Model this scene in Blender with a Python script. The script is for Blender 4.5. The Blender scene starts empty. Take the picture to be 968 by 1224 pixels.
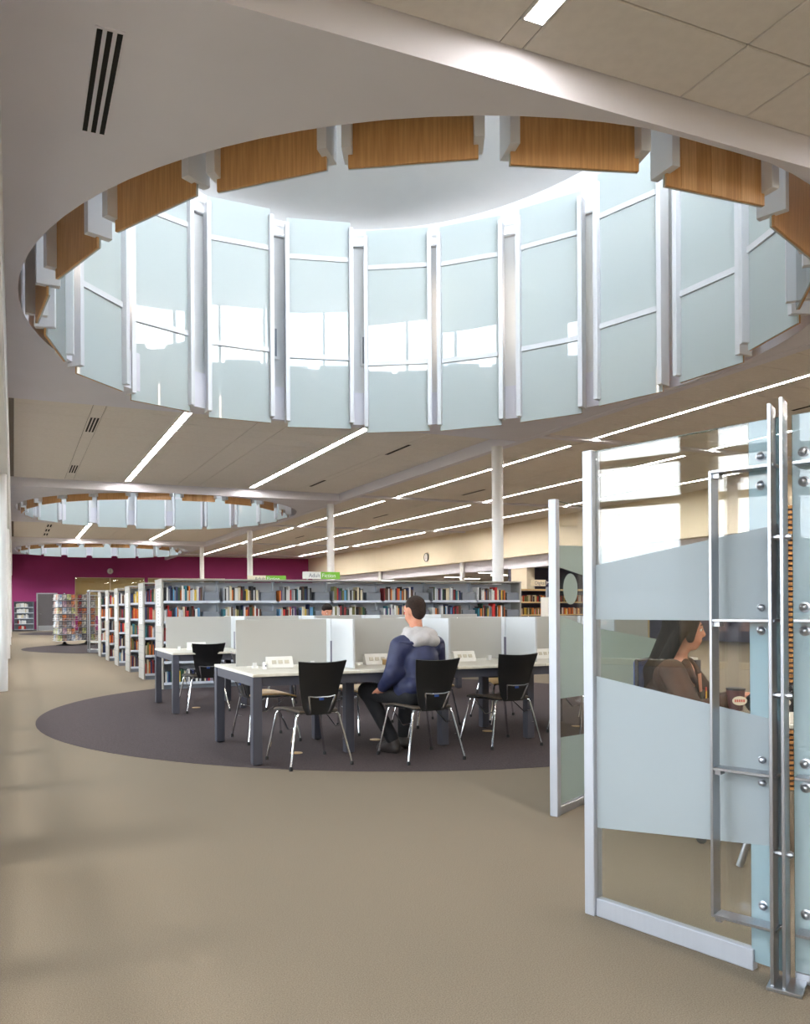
import bpy, bmesh, math, random
import numpy as np
from mathutils import Vector, Matrix, Euler
from mathutils.geometry import tessellate_polygon

random.seed(7)
PI = math.pi
R = math.radians
SC = bpy.context.scene
COL = SC.collection

# ------------------------------------------------------------------ camera
CH = 1.28                                   # lens height
FPX, PX, PY = 946.0, 391.7, 727.45          # focal length and principal point for 968 x 1224
ROLL, YAW = R(0.353), R(21.65)
cd = bpy.data.cameras.new('camera')
cam = bpy.data.objects.new('camera', cd)
COL.objects.link(cam)
cam.matrix_world = (Matrix.Translation((0, 0, CH)) @ Matrix.Rotation(-YAW, 4, 'Z') @ Matrix.Rotation(PI / 2, 4, 'X')
                    @ Matrix.Rotation(-ROLL, 4, 'Z'))
cd.sensor_fit = 'VERTICAL'
cd.sensor_height = 24.0
cd.lens = FPX / 1224 * 24.0
cd.shift_x = (484 - PX) / 1224
cd.shift_y = (PY - 612) / 1224
cd.clip_start = 0.02
cd.clip_end = 400
SC.camera = cam

# ------------------------------------------------------------------ world, exposure
vs = SC.view_settings
vs.view_transform = 'Standard'
vs.look = 'None'
vs.exposure = 0.2
vs.gamma = 1.0
vs.use_curve_mapping = False
SKY = 19.0
LAMP = 90.0
TUBE = 14.0
COVE = 3.2
w = bpy.data.worlds.new('sky')
SC.world = w
w.use_nodes = True
nt = w.node_tree
nt.nodes.clear()
N = nt.nodes.new
out, bg, tc, mp, nz, rp = (N('ShaderNodeOutputWorld'), N('ShaderNodeBackground'), N('ShaderNodeTexCoord'), N('ShaderNodeMapping'),
                           N('ShaderNodeTexNoise'), N('ShaderNodeValToRGB'))
mp.inputs['Scale'].default_value = (1.2, 1.2, 3.0)
nz.inputs['Scale'].default_value = 2.2
nz.inputs['Detail'].default_value = 6
rp.color_ramp.elements[0].position = 0.40
rp.color_ramp.elements[0].color = (0.62, 0.76, 0.93, 1)
rp.color_ramp.elements[1].position = 0.58
rp.color_ramp.elements[1].color = (0.96, 0.98, 1.0, 1)
L = nt.links.new
L(tc.outputs['Generated'], mp.inputs['Vector'])
L(mp.outputs['Vector'], nz.inputs['Vector'])
L(nz.outputs['Fac'], rp.inputs['Fac'])
L(rp.outputs['Color'], bg.inputs['Color'])
bg.inputs['Strength'].default_value = SKY
L(bg.outputs['Background'], out.inputs['Surface'])
cy = SC.cycles
cy.use_denoising = True
cy.max_bounces = 10
cy.diffuse_bounces = 6
cy.glossy_bounces = 4
cy.transmission_bounces = 6
cy.transparent_max_bounces = 16
cy.sample_clamp_indirect = 4.0
cy.caustics_reflective = False
cy.caustics_refractive = False


def portal(name, loc, rot, sx, sy):
    ld = bpy.data.lights.new(name, 'AREA')
    ld.shape = 'RECTANGLE'
    ld.size, ld.size_y = sx, sy
    ld.cycles.is_portal = True
    o = bpy.data.objects.new(name, ld)
    o.location, o.rotation_euler = loc, rot
    COL.objects.link(o)


sl = bpy.data.lights.new('hazy_sun', 'SUN')          # hazy sun from the window side
sl.energy = 3.6
sl.angle = R(6)
sl.color = (1.0, 0.97, 0.93)
so = bpy.data.objects.new('hazy_sun', sl)
so.rotation_euler = (0, -R(27), R(3))
COL.objects.link(so)
portal('daylight_portal', (-0.78, 24, 1.75), (0, -PI / 2, 0), 3.4, 60)


# ------------------------------------------------------------------ materials
def lin(c):
    f = lambda v: v / 12.92 if v <= 0.04045 else ((v + 0.055) / 1.055) ** 2.4
    return tuple(f(v / 255.0) for v in c) + (1,)


MATS = {}


def mat(name, rgb, rough=0.5, metal=0.0, spec=0.5, var=0.0, vscale=8.0, bump=0.0, bscale=200.0, emit=0.0, stretch=None, rgb2=None):
    """Principled with object-space noise: colour variation and fine relief."""
    if name in MATS:
        return MATS[name]
    m = bpy.data.materials.new(name)
    m.use_nodes = True
    n, l = m.node_tree.nodes, m.node_tree.links.new
    p = n['Principled BSDF']
    p.inputs['Base Color'].default_value = lin(rgb)
    p.inputs['Roughness'].default_value = rough
    p.inputs['Metallic'].default_value = metal
    p.inputs['Specular IOR Level'].default_value = spec
    if emit:
        p.inputs['Emission Color'].default_value = lin(rgb)
        p.inputs['Emission Strength'].default_value = emit
    if var or bump:
        t = n.new('ShaderNodeTexCoord')
        mp = n.new('ShaderNodeMapping')
        l(t.outputs['Object'], mp.inputs['Vector'])
        if stretch:
            mp.inputs['Scale'].default_value = stretch
    if var:
        z = n.new('ShaderNodeTexNoise')
        z.inputs['Scale'].default_value = vscale
        z.inputs['Detail'].default_value = 5
        l(mp.outputs['Vector'], z.inputs['Vector'])
        mx = n.new('ShaderNodeMix')
        mx.data_type = 'RGBA'
        a = lin(rgb)
        b = lin(rgb2) if rgb2 else tuple(v * (1 - var) for v in a[:3]) + (1,)
        mx.inputs[6].default_value = a
        mx.inputs[7].default_value = b
        r = n.new('ShaderNodeMapRange')
        r.inputs[1].default_value, r.inputs[2].default_value = 0.35, 0.65
        l(z.outputs['Fac'], r.inputs[0])
        l(r.outputs[0], mx.inputs[0])
        l(mx.outputs[2], p.inputs['Base Color'])
    if bump:
        z2 = n.new('ShaderNodeTexNoise')
        z2.inputs['Scale'].default_value = bscale
        z2.inputs['Detail'].default_value = 2
        l(mp.outputs['Vector'], z2.inputs['Vector'])
        bn = n.new('ShaderNodeBump')
        bn.inputs['Strength'].default_value = bump
        bn.inputs['Distance'].default_value = 0.01
        l(z2.outputs['Fac'], bn.inputs['Height'])
        l(bn.outputs['Normal'], p.inputs['Normal'])
    MATS[name] = m
    return m


def schlick(m, gain=1.0):
    """Fresnel reflectance of a thin sheet, the same from both sides."""
    n, l = m.node_tree.nodes, m.node_tree.links.new
    lw = n.new('ShaderNodeLayerWeight')
    lw.inputs['Blend'].default_value = 0.5
    p = n.new('ShaderNodeMath')
    p.operation = 'POWER'
    p.inputs[1].default_value = 5.0
    a = n.new('ShaderNodeMath')
    a.operation = 'MULTIPLY_ADD'
    a.inputs[1].default_value = 0.96 * gain
    a.inputs[2].default_value = 0.04 * gain
    a.use_clamp = True
    l(lw.outputs['Facing'], p.inputs[0])
    l(p.outputs[0], a.inputs[0])
    return a.outputs[0]


def thin_glass(name, tint=(0.93, 0.97, 0.96), ior=1.5, gain=1.0):
    if name in MATS:
        return MATS[name]
    m = bpy.data.materials.new(name)
    m.use_nodes = True
    n, l = m.node_tree.nodes, m.node_tree.links.new
    n.clear()
    o, mx, tr, gl = (n.new('ShaderNodeOutputMaterial'), n.new('ShaderNodeMixShader'), n.new('ShaderNodeBsdfTransparent'), n.new('ShaderNodeBsdfGlossy'))
    tr.inputs['Color'].default_value = tint + (1,)
    gl.inputs['Roughness'].default_value = 0.0
    l(schlick(m, gain), mx.inputs[0])
    l(tr.outputs[0], mx.inputs[1])
    l(gl.outputs[0], mx.inputs[2])
    l(mx.outputs[0], o.inputs['Surface'])
    MATS[name] = m
    return m


def frosted(name, rgb, clear=0.12, transl=0.5, gloss=0.06, rough=0.05):
    """Etched film or back-painted glass: diffuse + translucent, a little see-through, glossy face."""
    if name in MATS:
        return MATS[name]
    m = bpy.data.materials.new(name)
    m.use_nodes = True
    n, l = m.node_tree.nodes, m.node_tree.links.new
    n.clear()
    o = n.new('ShaderNodeOutputMaterial')
    d, t, c, g = n.new('ShaderNodeBsdfDiffuse'), n.new('ShaderNodeBsdfTranslucent'), n.new('ShaderNodeBsdfTransparent'), n.new('ShaderNodeBsdfGlossy')
    d.inputs['Color'].default_value = lin(rgb)
    t.inputs['Color'].default_value = lin(rgb)
    c.inputs['Color'].default_value = lin(rgb)
    g.inputs['Roughness'].default_value = rough
    m1, m2, m3 = n.new('ShaderNodeMixShader'), n.new('ShaderNodeMixShader'), n.new('ShaderNodeMixShader')
    m1.inputs[0].default_value = transl
    m2.inputs[0].default_value = clear
    l(schlick(m, gloss / 0.04), m3.inputs[0])
    l(d.outputs[0], m1.inputs[1])
    l(t.outputs[0], m1.inputs[2])
    l(m1.outputs[0], m2.inputs[1])
    l(c.outputs[0], m2.inputs[2])
    l(m2.outputs[0], m3.inputs[1])
    l(g.outputs[0], m3.inputs[2])
    l(m3.outputs[0], o.inputs['Surface'])
    MATS[name] = m
    return m


def wood_mat(name, a, b, scale=(60, 60, 2.5)):
    if name in MATS:
        return MATS[name]
    m = mat(name, a, rough=0.38, var=0.3, vscale=1.0, rgb2=b, stretch=scale)
    return m


M_carpet = mat('tan_carpet', (134, 123, 107), 0.95, spec=0.1, var=0.3, vscale=220, rgb2=(109, 99, 86), bump=0.35, bscale=330)
M_dcarpet = mat('dark_carpet', (82, 74, 74), 0.95, spec=0.1, var=0.25, vscale=70, rgb2=(68, 60, 62), bump=0.3, bscale=330)
M_gyp = mat('white_gypsum', (235, 234, 243), 0.85, spec=0.2, var=0.03, vscale=1.5)
M_tile = mat('ceiling_tile', (237, 232, 227), 0.9, spec=0.1, var=0.04, vscale=14, bump=0.05, bscale=400)
M_seam = mat('tile_grid_grey', (120, 112, 105), 0.9)
M_white = mat('white_paint', (236, 236, 236), 0.45, var=0.02, vscale=3)
M_fin = mat('white_powder_coat', (232, 234, 238), 0.35, var=0.02, vscale=3)
M_beige = mat('beige_paint', (236, 224, 200), 0.85, spec=0.2, var=0.03, vscale=1.0)
M_purple = mat('magenta_paint', (150, 54, 106), 0.7, spec=0.25, var=0.06, vscale=0.8)
M_slate = mat('slate_paint', (92, 88, 104), 0.8, var=0.04, vscale=1)
M_alu = mat('satin_aluminium', (190, 193, 199), 0.34, metal=0.85, var=0.04, vscale=2, stretch=(40, 40, 1))
M_post = mat('clear_anodised_post', (182, 186, 195), 0.4, metal=0.35, var=0.03, vscale=2, stretch=(40, 40, 1))
M_steel = mat('brushed_steel', (178, 180, 186), 0.3, metal=0.95, var=0.12, vscale=3, stretch=(50, 50, 1.5))
M_chrome = mat('chrome', (220, 222, 226), 0.12, metal=1.0, var=0.02, vscale=5)
M_black = mat('black_rubber', (18, 18, 19), 0.6, var=0.1, vscale=20)
M_slot = mat('dark_slot', (12, 12, 12), 0.9, var=0.1, vscale=10)
M_blackply = mat('black_lacquered_ply', (17, 17, 18), 0.38, var=0.15, vscale=6)
M_legpaint = mat('charcoal_leg_paint', (72, 73, 84), 0.45, metal=0.2, var=0.06, vscale=6)
M_top = mat('pale_laminate', (222, 218, 206), 0.4, var=0.05, vscale=12, rgb2=(212, 206, 192))
M_edge = mat('laminate_edge', (205, 198, 180), 0.5, var=0.05, vscale=20)
M_taupe = mat('taupe_seat_ply', (84, 74, 64), 0.5, var=0.15, vscale=6)
M_tan = mat('tan_seat_ply', (196, 160, 104), 0.45, var=0.2, vscale=4, stretch=(3, 40, 3))
M_shelf = mat('shelf_enamel', (206, 213, 224), 0.4, var=0.03, vscale=3)
M_shelfend = mat('shelf_end_panel', (164, 160, 152), 0.5, var=0.04, vscale=3)
M_shelfdark = mat('shelf_groove', (120, 122, 126), 0.6, var=0.04, vscale=3)
M_bookend = mat('bookend_grey', (126, 132, 142), 0.45, metal=0.3, var=0.05, vscale=8)
M_paper = mat('paper_white', (238, 236, 230), 0.7, var=0.03, vscale=20)
M_card = mat('card_print', (70, 70, 74), 0.7, var=0.1, vscale=20)
M_lamp = mat('lamp_diffuser', (255, 249, 242), 0.5, emit=LAMP, var=0.0)
M_lampfar = mat('far_room_lamp', (255, 249, 242), 0.5, emit=LAMP * .3, var=0.0)
M_lampdim = mat('dimmed_lamp_diffuser', (255, 249, 242), 0.5, emit=LAMP * .62, var=0.0)
M_cove = mat('cove_lamp', (248, 250, 255), 0.5, emit=COVE)
M_tube = mat('tube_lamp', (255, 236, 216), 0.5, emit=TUBE)
M_glass = thin_glass('clear_glass', (0.96, 0.97, 0.965))
M_facade = thin_glass('tinted_facade_glass', (0.74, 0.74, 0.73))  # tint added to dim the daylight coming through the window wall
M_roofglass = thin_glass('rooflight_glass', (0.98, 0.98, 0.97))
M_gedge = mat('glass_edge_green', (58, 96, 92), 0.2, var=0.1, vscale=6)
M_blueglass = frosted('blue_tinted_glass', (192, 212, 219), clear=0.10, transl=0.30, gloss=0.06, rough=0.0)
M_film = frosted('etched_film', (192, 200, 204), clear=0.10, transl=0.5, gloss=0.008, rough=0.05)
M_filmgreen = frosted('etched_film_green', (204, 213, 207), clear=0.40, transl=0.5, gloss=0.008, rough=0.05)
M_panelglass = frosted('white_back_glass', (226, 236, 236), clear=0.0, transl=0.30, gloss=0.075, rough=0.0)
M_screen = frosted('desk_screen', (212, 211, 207), clear=0.06, transl=0.45, gloss=0.03, rough=0.25)
M_screenside = mat('white_desk_screen', (204, 207, 209), 0.4, var=0.03, vscale=4)
M_wood = wood_mat('oak_veneer', (206, 160, 106), (186, 140, 88))
M_wood2 = wood_mat('oak_veneer_pale', (220, 178, 126), (202, 158, 108))
M_slat = wood_mat('timber_slat', (186, 140, 88), (160, 114, 66), scale=(4, 40, 40))
M_green = mat('sign_green', (122, 184, 58), 0.5, var=0.03, vscale=8)
M_signgrey = mat('sign_grey_print', (120, 122, 124), 0.6, var=0.03, vscale=8)
M_signnavy = mat('sign_navy', (52, 50, 84), 0.5, var=0.05, vscale=8)
M_signbeige = mat('sign_beige', (226, 214, 188), 0.5, var=0.03, vscale=8)
M_door = mat('grey_door_paint', (104, 98, 98), 0.5, var=0.05, vscale=3)
M_blue = mat('blue_plastic', (40, 78, 156), 0.45, var=0.08, vscale=8)
M_skin = mat('skin', (206, 150, 122), 0.55, spec=0.3, var=0.1, vscale=20, rgb2=(196, 132, 108))
M_hairbrown = mat('brown_hair', (48, 32, 24), 0.95, var=0.4, vscale=60, bump=0.5, bscale=220)
M_hairdark = mat('dark_hair', (24, 17, 15), 0.8, spec=0.25, var=0.4, vscale=6, stretch=(30, 30, 2), rgb2=(40, 27, 22), bump=0.4, bscale=40)
M_navy = mat('navy_jacket_cloth', (36, 42, 78), 0.6, var=0.25, vscale=9, bump=0.3, bscale=30)
M_hood = mat('grey_hood_fleece', (186, 182, 182), 0.9, var=0.12, vscale=16, bump=0.4, bscale=90)
M_jeans = mat('black_denim', (24, 24, 28), 0.85, var=0.25, vscale=18, bump=0.3, bscale=120)
M_shoe = mat('brown_shoe_leather', (50, 42, 40), 0.55, var=0.2, vscale=16)
M_leather = mat('brown_leather', (76, 48, 32), 0.6, spec=0.25, var=0.35, vscale=7, rgb2=(44, 30, 23), bump=0.4, bscale=26)
M_eye = mat('eye_white', (232, 230, 226), 0.3, var=0.03, vscale=30)
M_lip = mat('lip', (170, 84, 80), 0.5, var=0.08, vscale=30)
M_red = mat('red_scarf', (206, 58, 40), 0.7, var=0.1, vscale=30)
M_yellow = mat('yellow_scarf', (236, 188, 50), 0.7, var=0.1, vscale=30)
M_print = mat('patterned_top', (92, 84, 60), 0.8, var=0.8, vscale=60, rgb2=(40, 46, 44))
M_bag = mat('black_nylon', (24, 24, 30), 0.55, var=0.2, vscale=10, bump=0.3, bscale=40)
M_cupred = mat('cup_maroon', (84, 40, 36), 0.5, var=0.1, vscale=12)
M_outground = mat('outside_paving', (36, 38, 34), 1.0, spec=0.0, var=0.15, vscale=0.6)
M_brick = mat('house_brick', (150, 110, 84), 0.85, var=0.15, vscale=3)
M_roof = mat('house_roof', (96, 92, 92), 0.8, var=0.15, vscale=2)


# ------------------------------------------------------------------ mesh helpers
class MB:
    def __init__(s):
        s.v, s.f, s.m, s.mats = [], [], [], []

    def mi(s, m):
        if m is None:
            return 0
        if m not in s.mats:
            s.mats.append(m)
        return s.mats.index(m)

    def add(s, vs, fs, m=None, T=None):
        b = len(s.v)
        s.v += [tuple(T @ Vector(v)) for v in vs] if T is not None else [tuple(v) for v in vs]
        k = s.mi(m)
        for f in fs:
            s.f.append(tuple(b + i for i in f))
            s.m.append(k)
        return s

    def box(s, x0, x1, y0, y1, z0, z1, m=None, T=None):
        vs = [(x0, y0, z0), (x1, y0, z0), (x1, y1, z0), (x0, y1, z0), (x0, y0, z1), (x1, y0, z1), (x1, y1, z1), (x0, y1, z1)]
        return s.add(vs, [(0, 3, 2, 1), (4, 5, 6, 7), (0, 1, 5, 4), (1, 2, 6, 5), (2, 3, 7, 6), (3, 0, 4, 7)], m, T)

    def bev(s, x0, x1, y0, y1, z0, z1, b, m=None, T=None):
        """Box with chamfered vertical and horizontal edges (octagonal corners)."""
        bm = bmesh.new()
        bmesh.ops.create_cube(bm, size=1)
        for v in bm.verts:
            v.co = ((x0 + x1) / 2 + v.co.x * (x1 - x0), (y0 + y1) / 2 + v.co.y * (y1 - y0), (z0 + z1) / 2 + v.co.z * (z1 - z0))
        bmesh.ops.bevel(bm, geom=bm.edges[:], offset=b, segments=1, affect='EDGES')
        bm.verts.index_update()
        s.add([v.co[:] for v in bm.verts], [[v.index for v in f.verts] for f in bm.faces], m, T)
        bm.free()
        return s

    def prism(s, poly, z0, z1, m=None, T=None):
        n = len(poly)
        a = sum(poly[i][0] * poly[(i + 1) % n][1] - poly[(i + 1) % n][0] * poly[i][1] for i in range(n))
        if a < 0:
            poly = poly[::-1]
        vs = [(p[0], p[1], z0) for p in poly] + [(p[0], p[1], z1) for p in poly]
        fs = [tuple(range(n - 1, -1, -1)), tuple(range(n, 2 * n))] + [(i, (i + 1) % n, n + (i + 1) % n, n + i) for i in range(n)]
        return s.add(vs, fs, m, T)

    def tube(s, pts, r, m=None, n=8, T=None, cap=True):
        pts = [Vector(p) for p in pts]
        rs = r if isinstance(r, (list, tuple)) else [r] * len(pts)
        vs, fs = [], []
        up = None
        for i, p in enumerate(pts):
            d = (pts[min(i + 1, len(pts) - 1)] - pts[max(i - 1, 0)]).normalized()
            if up is None:
                up = d.orthogonal().normalized()
            up = (up - d * up.dot(d)).normalized()
            sd = d.cross(up)
            for k in range(n):
                a = 2 * PI * k / n
                vs.append(p + (up * math.cos(a) + sd * math.sin(a)) * rs[i])
        for i in range(len(pts) - 1):
            for k in range(n):
                k2 = (k + 1) % n
                fs.append((i * n + k, i * n + k2, (i + 1) * n + k2, (i + 1) * n + k))
        if cap:
            fs += [tuple(range(n - 1, -1, -1)), tuple(range((len(pts) - 1) * n, len(pts) * n))]
        return s.add(vs, fs, m, T)

    def lathe(s, prof, m=None, n=16, T=None):
        vs = [(r * math.cos(2 * PI * k / n), r * math.sin(2 * PI * k / n), z) for r, z in prof for k in range(n)]
        fs = [(i * n + k, i * n + (k + 1) % n, (i + 1) * n + (k + 1) % n, (i + 1) * n + k) for i in range(len(prof) - 1) for k in range(n)]
        fs += [tuple(range(n - 1, -1, -1)), tuple(range((len(prof) - 1) * n, len(prof) * n))]
        return s.add(vs, fs, m, T)

    def sheet(s, grid, th, m=None, T=None, nrm=None):
        """Grid of points (rows x cols) thickened by th along the local normal."""
        g = [[Vector(p) for p in row] for row in grid]
        a, b = len(g), len(g[0])
        vs, back = [], []
        for i in range(a):
            for j in range(b):
                du = g[min(i + 1, a - 1)][j] - g[max(i - 1, 0)][j]
                dv = g[i][min(j + 1, b - 1)] - g[i][max(j - 1, 0)]
                n = du.cross(dv).normalized()
                vs.append(g[i][j] + n * th / 2)
                back.append(g[i][j] - n * th / 2)
        o = a * b
        fs = []
        for i in range(a - 1):
            for j in range(b - 1):
                q = (i * b + j, (i + 1) * b + j, (i + 1) * b + j + 1, i * b + j + 1)
                fs.append(q)
                fs.append(tuple(o + k for k in q[::-1]))
        ring = [j for j in range(b)] + [i * b + b - 1 for i in range(1, a)] + [(a - 1) * b + j for j in range(b - 2, -1, -1)] + [i * b for i in range(a - 2, 0, -1)]
        for i in range(len(ring)):
            p, q = ring[i], ring[(i + 1) % len(ring)]
            fs.append((p, q, o + q, o + p))
        return s.add(vs + back, fs, m, T)

    def mesh(s, name, m=None, smooth=False):
        me = bpy.data.meshes.new(name)
        me.from_pydata(s.v, [], s.f)
        for k in (s.mats or [m]):
            me.materials.append(k)
        if s.mats:
            me.polygons.foreach_set('material_index', s.m)
        if smooth:
            me.polygons.foreach_set('use_smooth', [True] * len(me.polygons))
            me.set_sharp_from_angle(angle=R(40))
        me.update()
        return me

    def obj(s, name, m=None, parent=None, smooth=False):
        return link(name, s.mesh(name, m, smooth), parent)


def link(name, me, parent=None, loc=None, rz=None, scale=None):
    o = bpy.data.objects.new(name, me)
    COL.objects.link(o)
    if parent:
        o.parent = parent
    if loc:
        o.location = loc
    if rz is not None:
        o.rotation_euler = (0, 0, rz)
    if scale:
        o.scale = scale
    return o


def tag(o, label=None, cat=None, group=None, kind=None):
    for k, v in (('label', label), ('category', cat), ('group', group), ('kind', kind)):
        if v:
            o[k] = v
    return o


def thing(name, label, cat, loc=(0, 0, 0), rz=0.0, group=None):
    o = link(name, None, None, loc, rz)
    o.empty_display_size = 0.1
    return tag(o, label, cat, group)


def struct(o):
    o['kind'] = 'structure'
    return o


def dup(o, parent=None):
    c = o.copy()
    COL.objects.link(c)
    if parent:
        c.parent = parent
    for ch in list(o.children):
        dup(ch, c)
    return c


ORD = 'first second third fourth fifth sixth seventh eighth ninth tenth eleventh twelfth'.split()


def nth(i):
    return ORD[i] if i < 12 else '%dth' % (i + 1) if (i + 1) % 10 not in (1, 2, 3) else '%d%s' % (i + 1, {1: 'st', 2: 'nd', 3: 'rd'}[(i + 1) % 10])


def text_part(name, body, size, m, parent, loc, rot, depth=0.001, align='LEFT'):
    c = bpy.data.curves.new(name, 'FONT')
    c.body = body
    c.size = size
    c.extrude = depth
    c.align_x = align
    c.materials.append(m)
    tmp = bpy.data.objects.new(name, c)
    o = bpy.data.objects.new(name, bpy.data.meshes.new_from_object(tmp))
    bpy.data.objects.remove(tmp)
    COL.objects.link(o)
    o.parent = parent
    o.location, o.rotation_euler = loc, rot
    return o


# ================================================================== SETTING
ZT, ZS = 4.81, 4.58                # tile ceiling, soffit round each light well
BAY = 18.29                        # light wells repeat every second column bay
WX, EX, NY, SY = -0.80, 19.46, 52.7, -5.0
HCX, HCY, HRX, HRY = 4.66, 8.68, 4.60, 4.46   # hole in the soffit
S0, S1, SX0, SX1 = 4.20, 13.22, -0.06, 9.32

# floor with the dark carpet rounds let in under each light well
fl = struct(MB().box(WX - .3, 31, SY, NY + 8, -0.12, 0.0).obj('floor', M_carpet))
for k in range(3):
    n = 96
    pts = [(4.41 + 4.19 * math.cos(2 * PI * i / n), 9.42 + k * BAY + 4.19 * math.sin(2 * PI * i / n)) for i in range(n)]
    MB().prism(pts, -0.02, 0.003).obj('carpet_round', M_dcarpet, fl)
for x, y in ((2.32, 6.62), (3.26, 6.98), (4.55, 7.0), (5.6, 6.9), (2.2, 10.2)):
    MB().lathe([(0.055, 0.0), (0.055, 0.005), (0.04, 0.007), (0.0, 0.007)], M_tan, 20, Matrix.Translation((x, y, 0.002))).obj('floor_box_cover', M_tan, fl)

struct(MB().box(-320, WX - .35, -200, 260, -0.3, -0.15).obj('ground', M_outground))

# ---- ceiling deck (grey grid plane just above the tiles)
c = MB()
c.box(SX1, EX, SY, NY, ZT + .015, ZT + .2)
ys = [SY]
for k in range(3):
    ys += [S0 + k * BAY, S1 + k * BAY]
ys.append(NY)
for i in range(0, len(ys), 2):
    c.box(WX - .2, SX1, ys[i], ys[i + 1], ZT + .015, ZT + .2)
ceil = struct(c.obj('ceiling', M_seam))

# ---- acoustic tiles
ROW = 0.61
TCACHE = {}


def tile_mesh(w, d):
    k = (round(w, 3), round(d, 3))
    if k not in TCACHE:
        g = 0.005
        b = MB()
        x0, x1, y0, y1 = g, w - g, g, d - g
        e = 0.006
        vs = [(x0, y0, e), (x1, y0, e), (x1, y1, e), (x0, y1, e), (x0 + e, y0 + e, 0), (x1 - e, y0 + e, 0), (x1 - e, y1 - e, 0), (x0 + e, y1 - e, 0),
              (x0, y0, .015), (x1, y0, .015), (x1, y1, .015), (x0, y1, .015)]
        fs = [(4, 7, 6, 5), (0, 4, 5, 1), (1, 5, 6, 2), (2, 6, 7, 3), (3, 7, 4, 0), (8, 0, 1, 9), (9, 1, 2, 10), (10, 2, 3, 11), (11, 3, 0, 8)]
        TCACHE[k] = b.add(vs, fs).mesh('ceiling_tile', M_tile)
    return TCACHE[k]


LROWS_L, LROWS_R = (2.93, 6.46), (11.34, 14.62, 17.87)
HW, HR = 0.085, 0.055                     # half widths of the light strips
colsL = [(0.02, 1.30), (1.30, 1.52), (1.52, 2.93 - HW), (2.93 + HW, 4.32), (4.32, 4.93), (4.93, 6.46 - HW), (6.46 + HW, 7.86), (7.86, 8.08), (8.08, 9.32)]
colsR = [(9.5, 11.34 - HR), (11.34 + HR, 12.98), (12.98, 13.2), (13.2, 14.62 - HR), (14.62 + HR, 17.87 - HR), (17.87 + HR, 19.46)]
tiles = []
for y0, y1, cols in [(SY, S0, colsL), (S1, S0 + BAY, colsL), (S1 + BAY, S0 + 2 * BAY, colsL), (S1 + 2 * BAY, NY, colsL), (SY, NY, colsR)]:
    yb = 3.65 if cols is colsL and y0 < 0 else (13.35 if cols is colsR else y0)
    y = yb - math.ceil((yb - y0) / ROW) * ROW
    while y < y1 - 0.02:
        a, b = max(y, y0), min(y + ROW, y1)
        if b - a > 0.05:
            for x0, x1 in cols:
                tiles.append((x0, x1, a, b))
        y += ROW
# light strips in the tile plane: lamp bodies where lamps are, tile-coloured trough elsewhere
SEG_R = [(-4.3, 4.15), (4.95, 13.35), (14.13, 22.70), (23.5, 31.8), (32.65, 40.9), (41.8, 50.0)]
LIGHTS = [(2.93, -4.3, 3.98)] + [(6.46, -4.3, 3.98)]
for x in LROWS_L:
    LIGHTS += [(x, 13.5, 22.2), (x, 31.8, 40.5)]
for x in LROWS_R:
    LIGHTS += [(x, a, b) for a, b in SEG_R]


def seen_area(t):
    x, y = (t[0] + t[1]) / 2, (t[2] + t[3]) / 2
    Z = math.cos(YAW) * y + math.sin(YAW) * x
    if Z < 1.0:
        return 0
    X = math.cos(YAW) * x - math.sin(YAW) * y
    px, py = PX + FPX * X / Z, PY - FPX * (ZT - CH) / Z
    if not (-120 < px < 1090 and -90 < py < 1224):
        return 0
    return (t[1] - t[0]) * (t[3] - t[2]) * (ZT - CH) / Z ** 3


tiles.sort(key=seen_area, reverse=True)
for t in tiles[:285]:
    link('ceiling_tile', tile_mesh(t[1] - t[0], t[3] - t[2]), ceil, (t[0], t[2], ZT))
rest = MB()
for x0, x1, y0, y1 in tiles[285:]:
    rest.box(x0 + .005, x1 - .005, y0 + .005, y1 - .005, ZT, ZT + .015)
tag(rest.obj('ceiling_tile_field', M_tile, ceil), kind='stuff')
trough = MB()
for x in LROWS_L:
    for y0, y1 in ((SY, S0), (S1, S0 + BAY), (S1 + BAY, S0 + 2 * BAY), (S1 + 2 * BAY, NY)):
        trough.box(x - HW + .004, x + HW - .004, y0, y1, ZT + .008, ZT + .015)
for x in LROWS_R:
    trough.box(x - HR + .004, x + HR - .004, SY, NY, ZT + .008, ZT + .015)
trough.obj('light_trough', M_tile, ceil)

# ---- soffits, drum walls and drum ceilings of the three light wells
NS = 96


def hole(k, grow=0.0):
    p = []
    for i in range(NS):
        a = 2 * PI * i / NS
        x, y = HCX + (HRX + grow) * math.cos(a), HCY + (HRY + grow) * math.sin(a)
        if not grow:
            y = max(y, S0 + .05)
        p.append((x, y + k * BAY))
    return p


ZD0, ZD1 = 5.15, 8.02                         # drum wall
CE0, CE1 = 8.12, 9.75                         # drum ceiling height at the far and at the near side


def drum_ceiling_z(y):                        # shed ceiling rising towards the clerestory
    return CE0 + (CE1 - CE0) * (HCY + HRY + .12 - y) / (2 * (HRY + .12))


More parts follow.
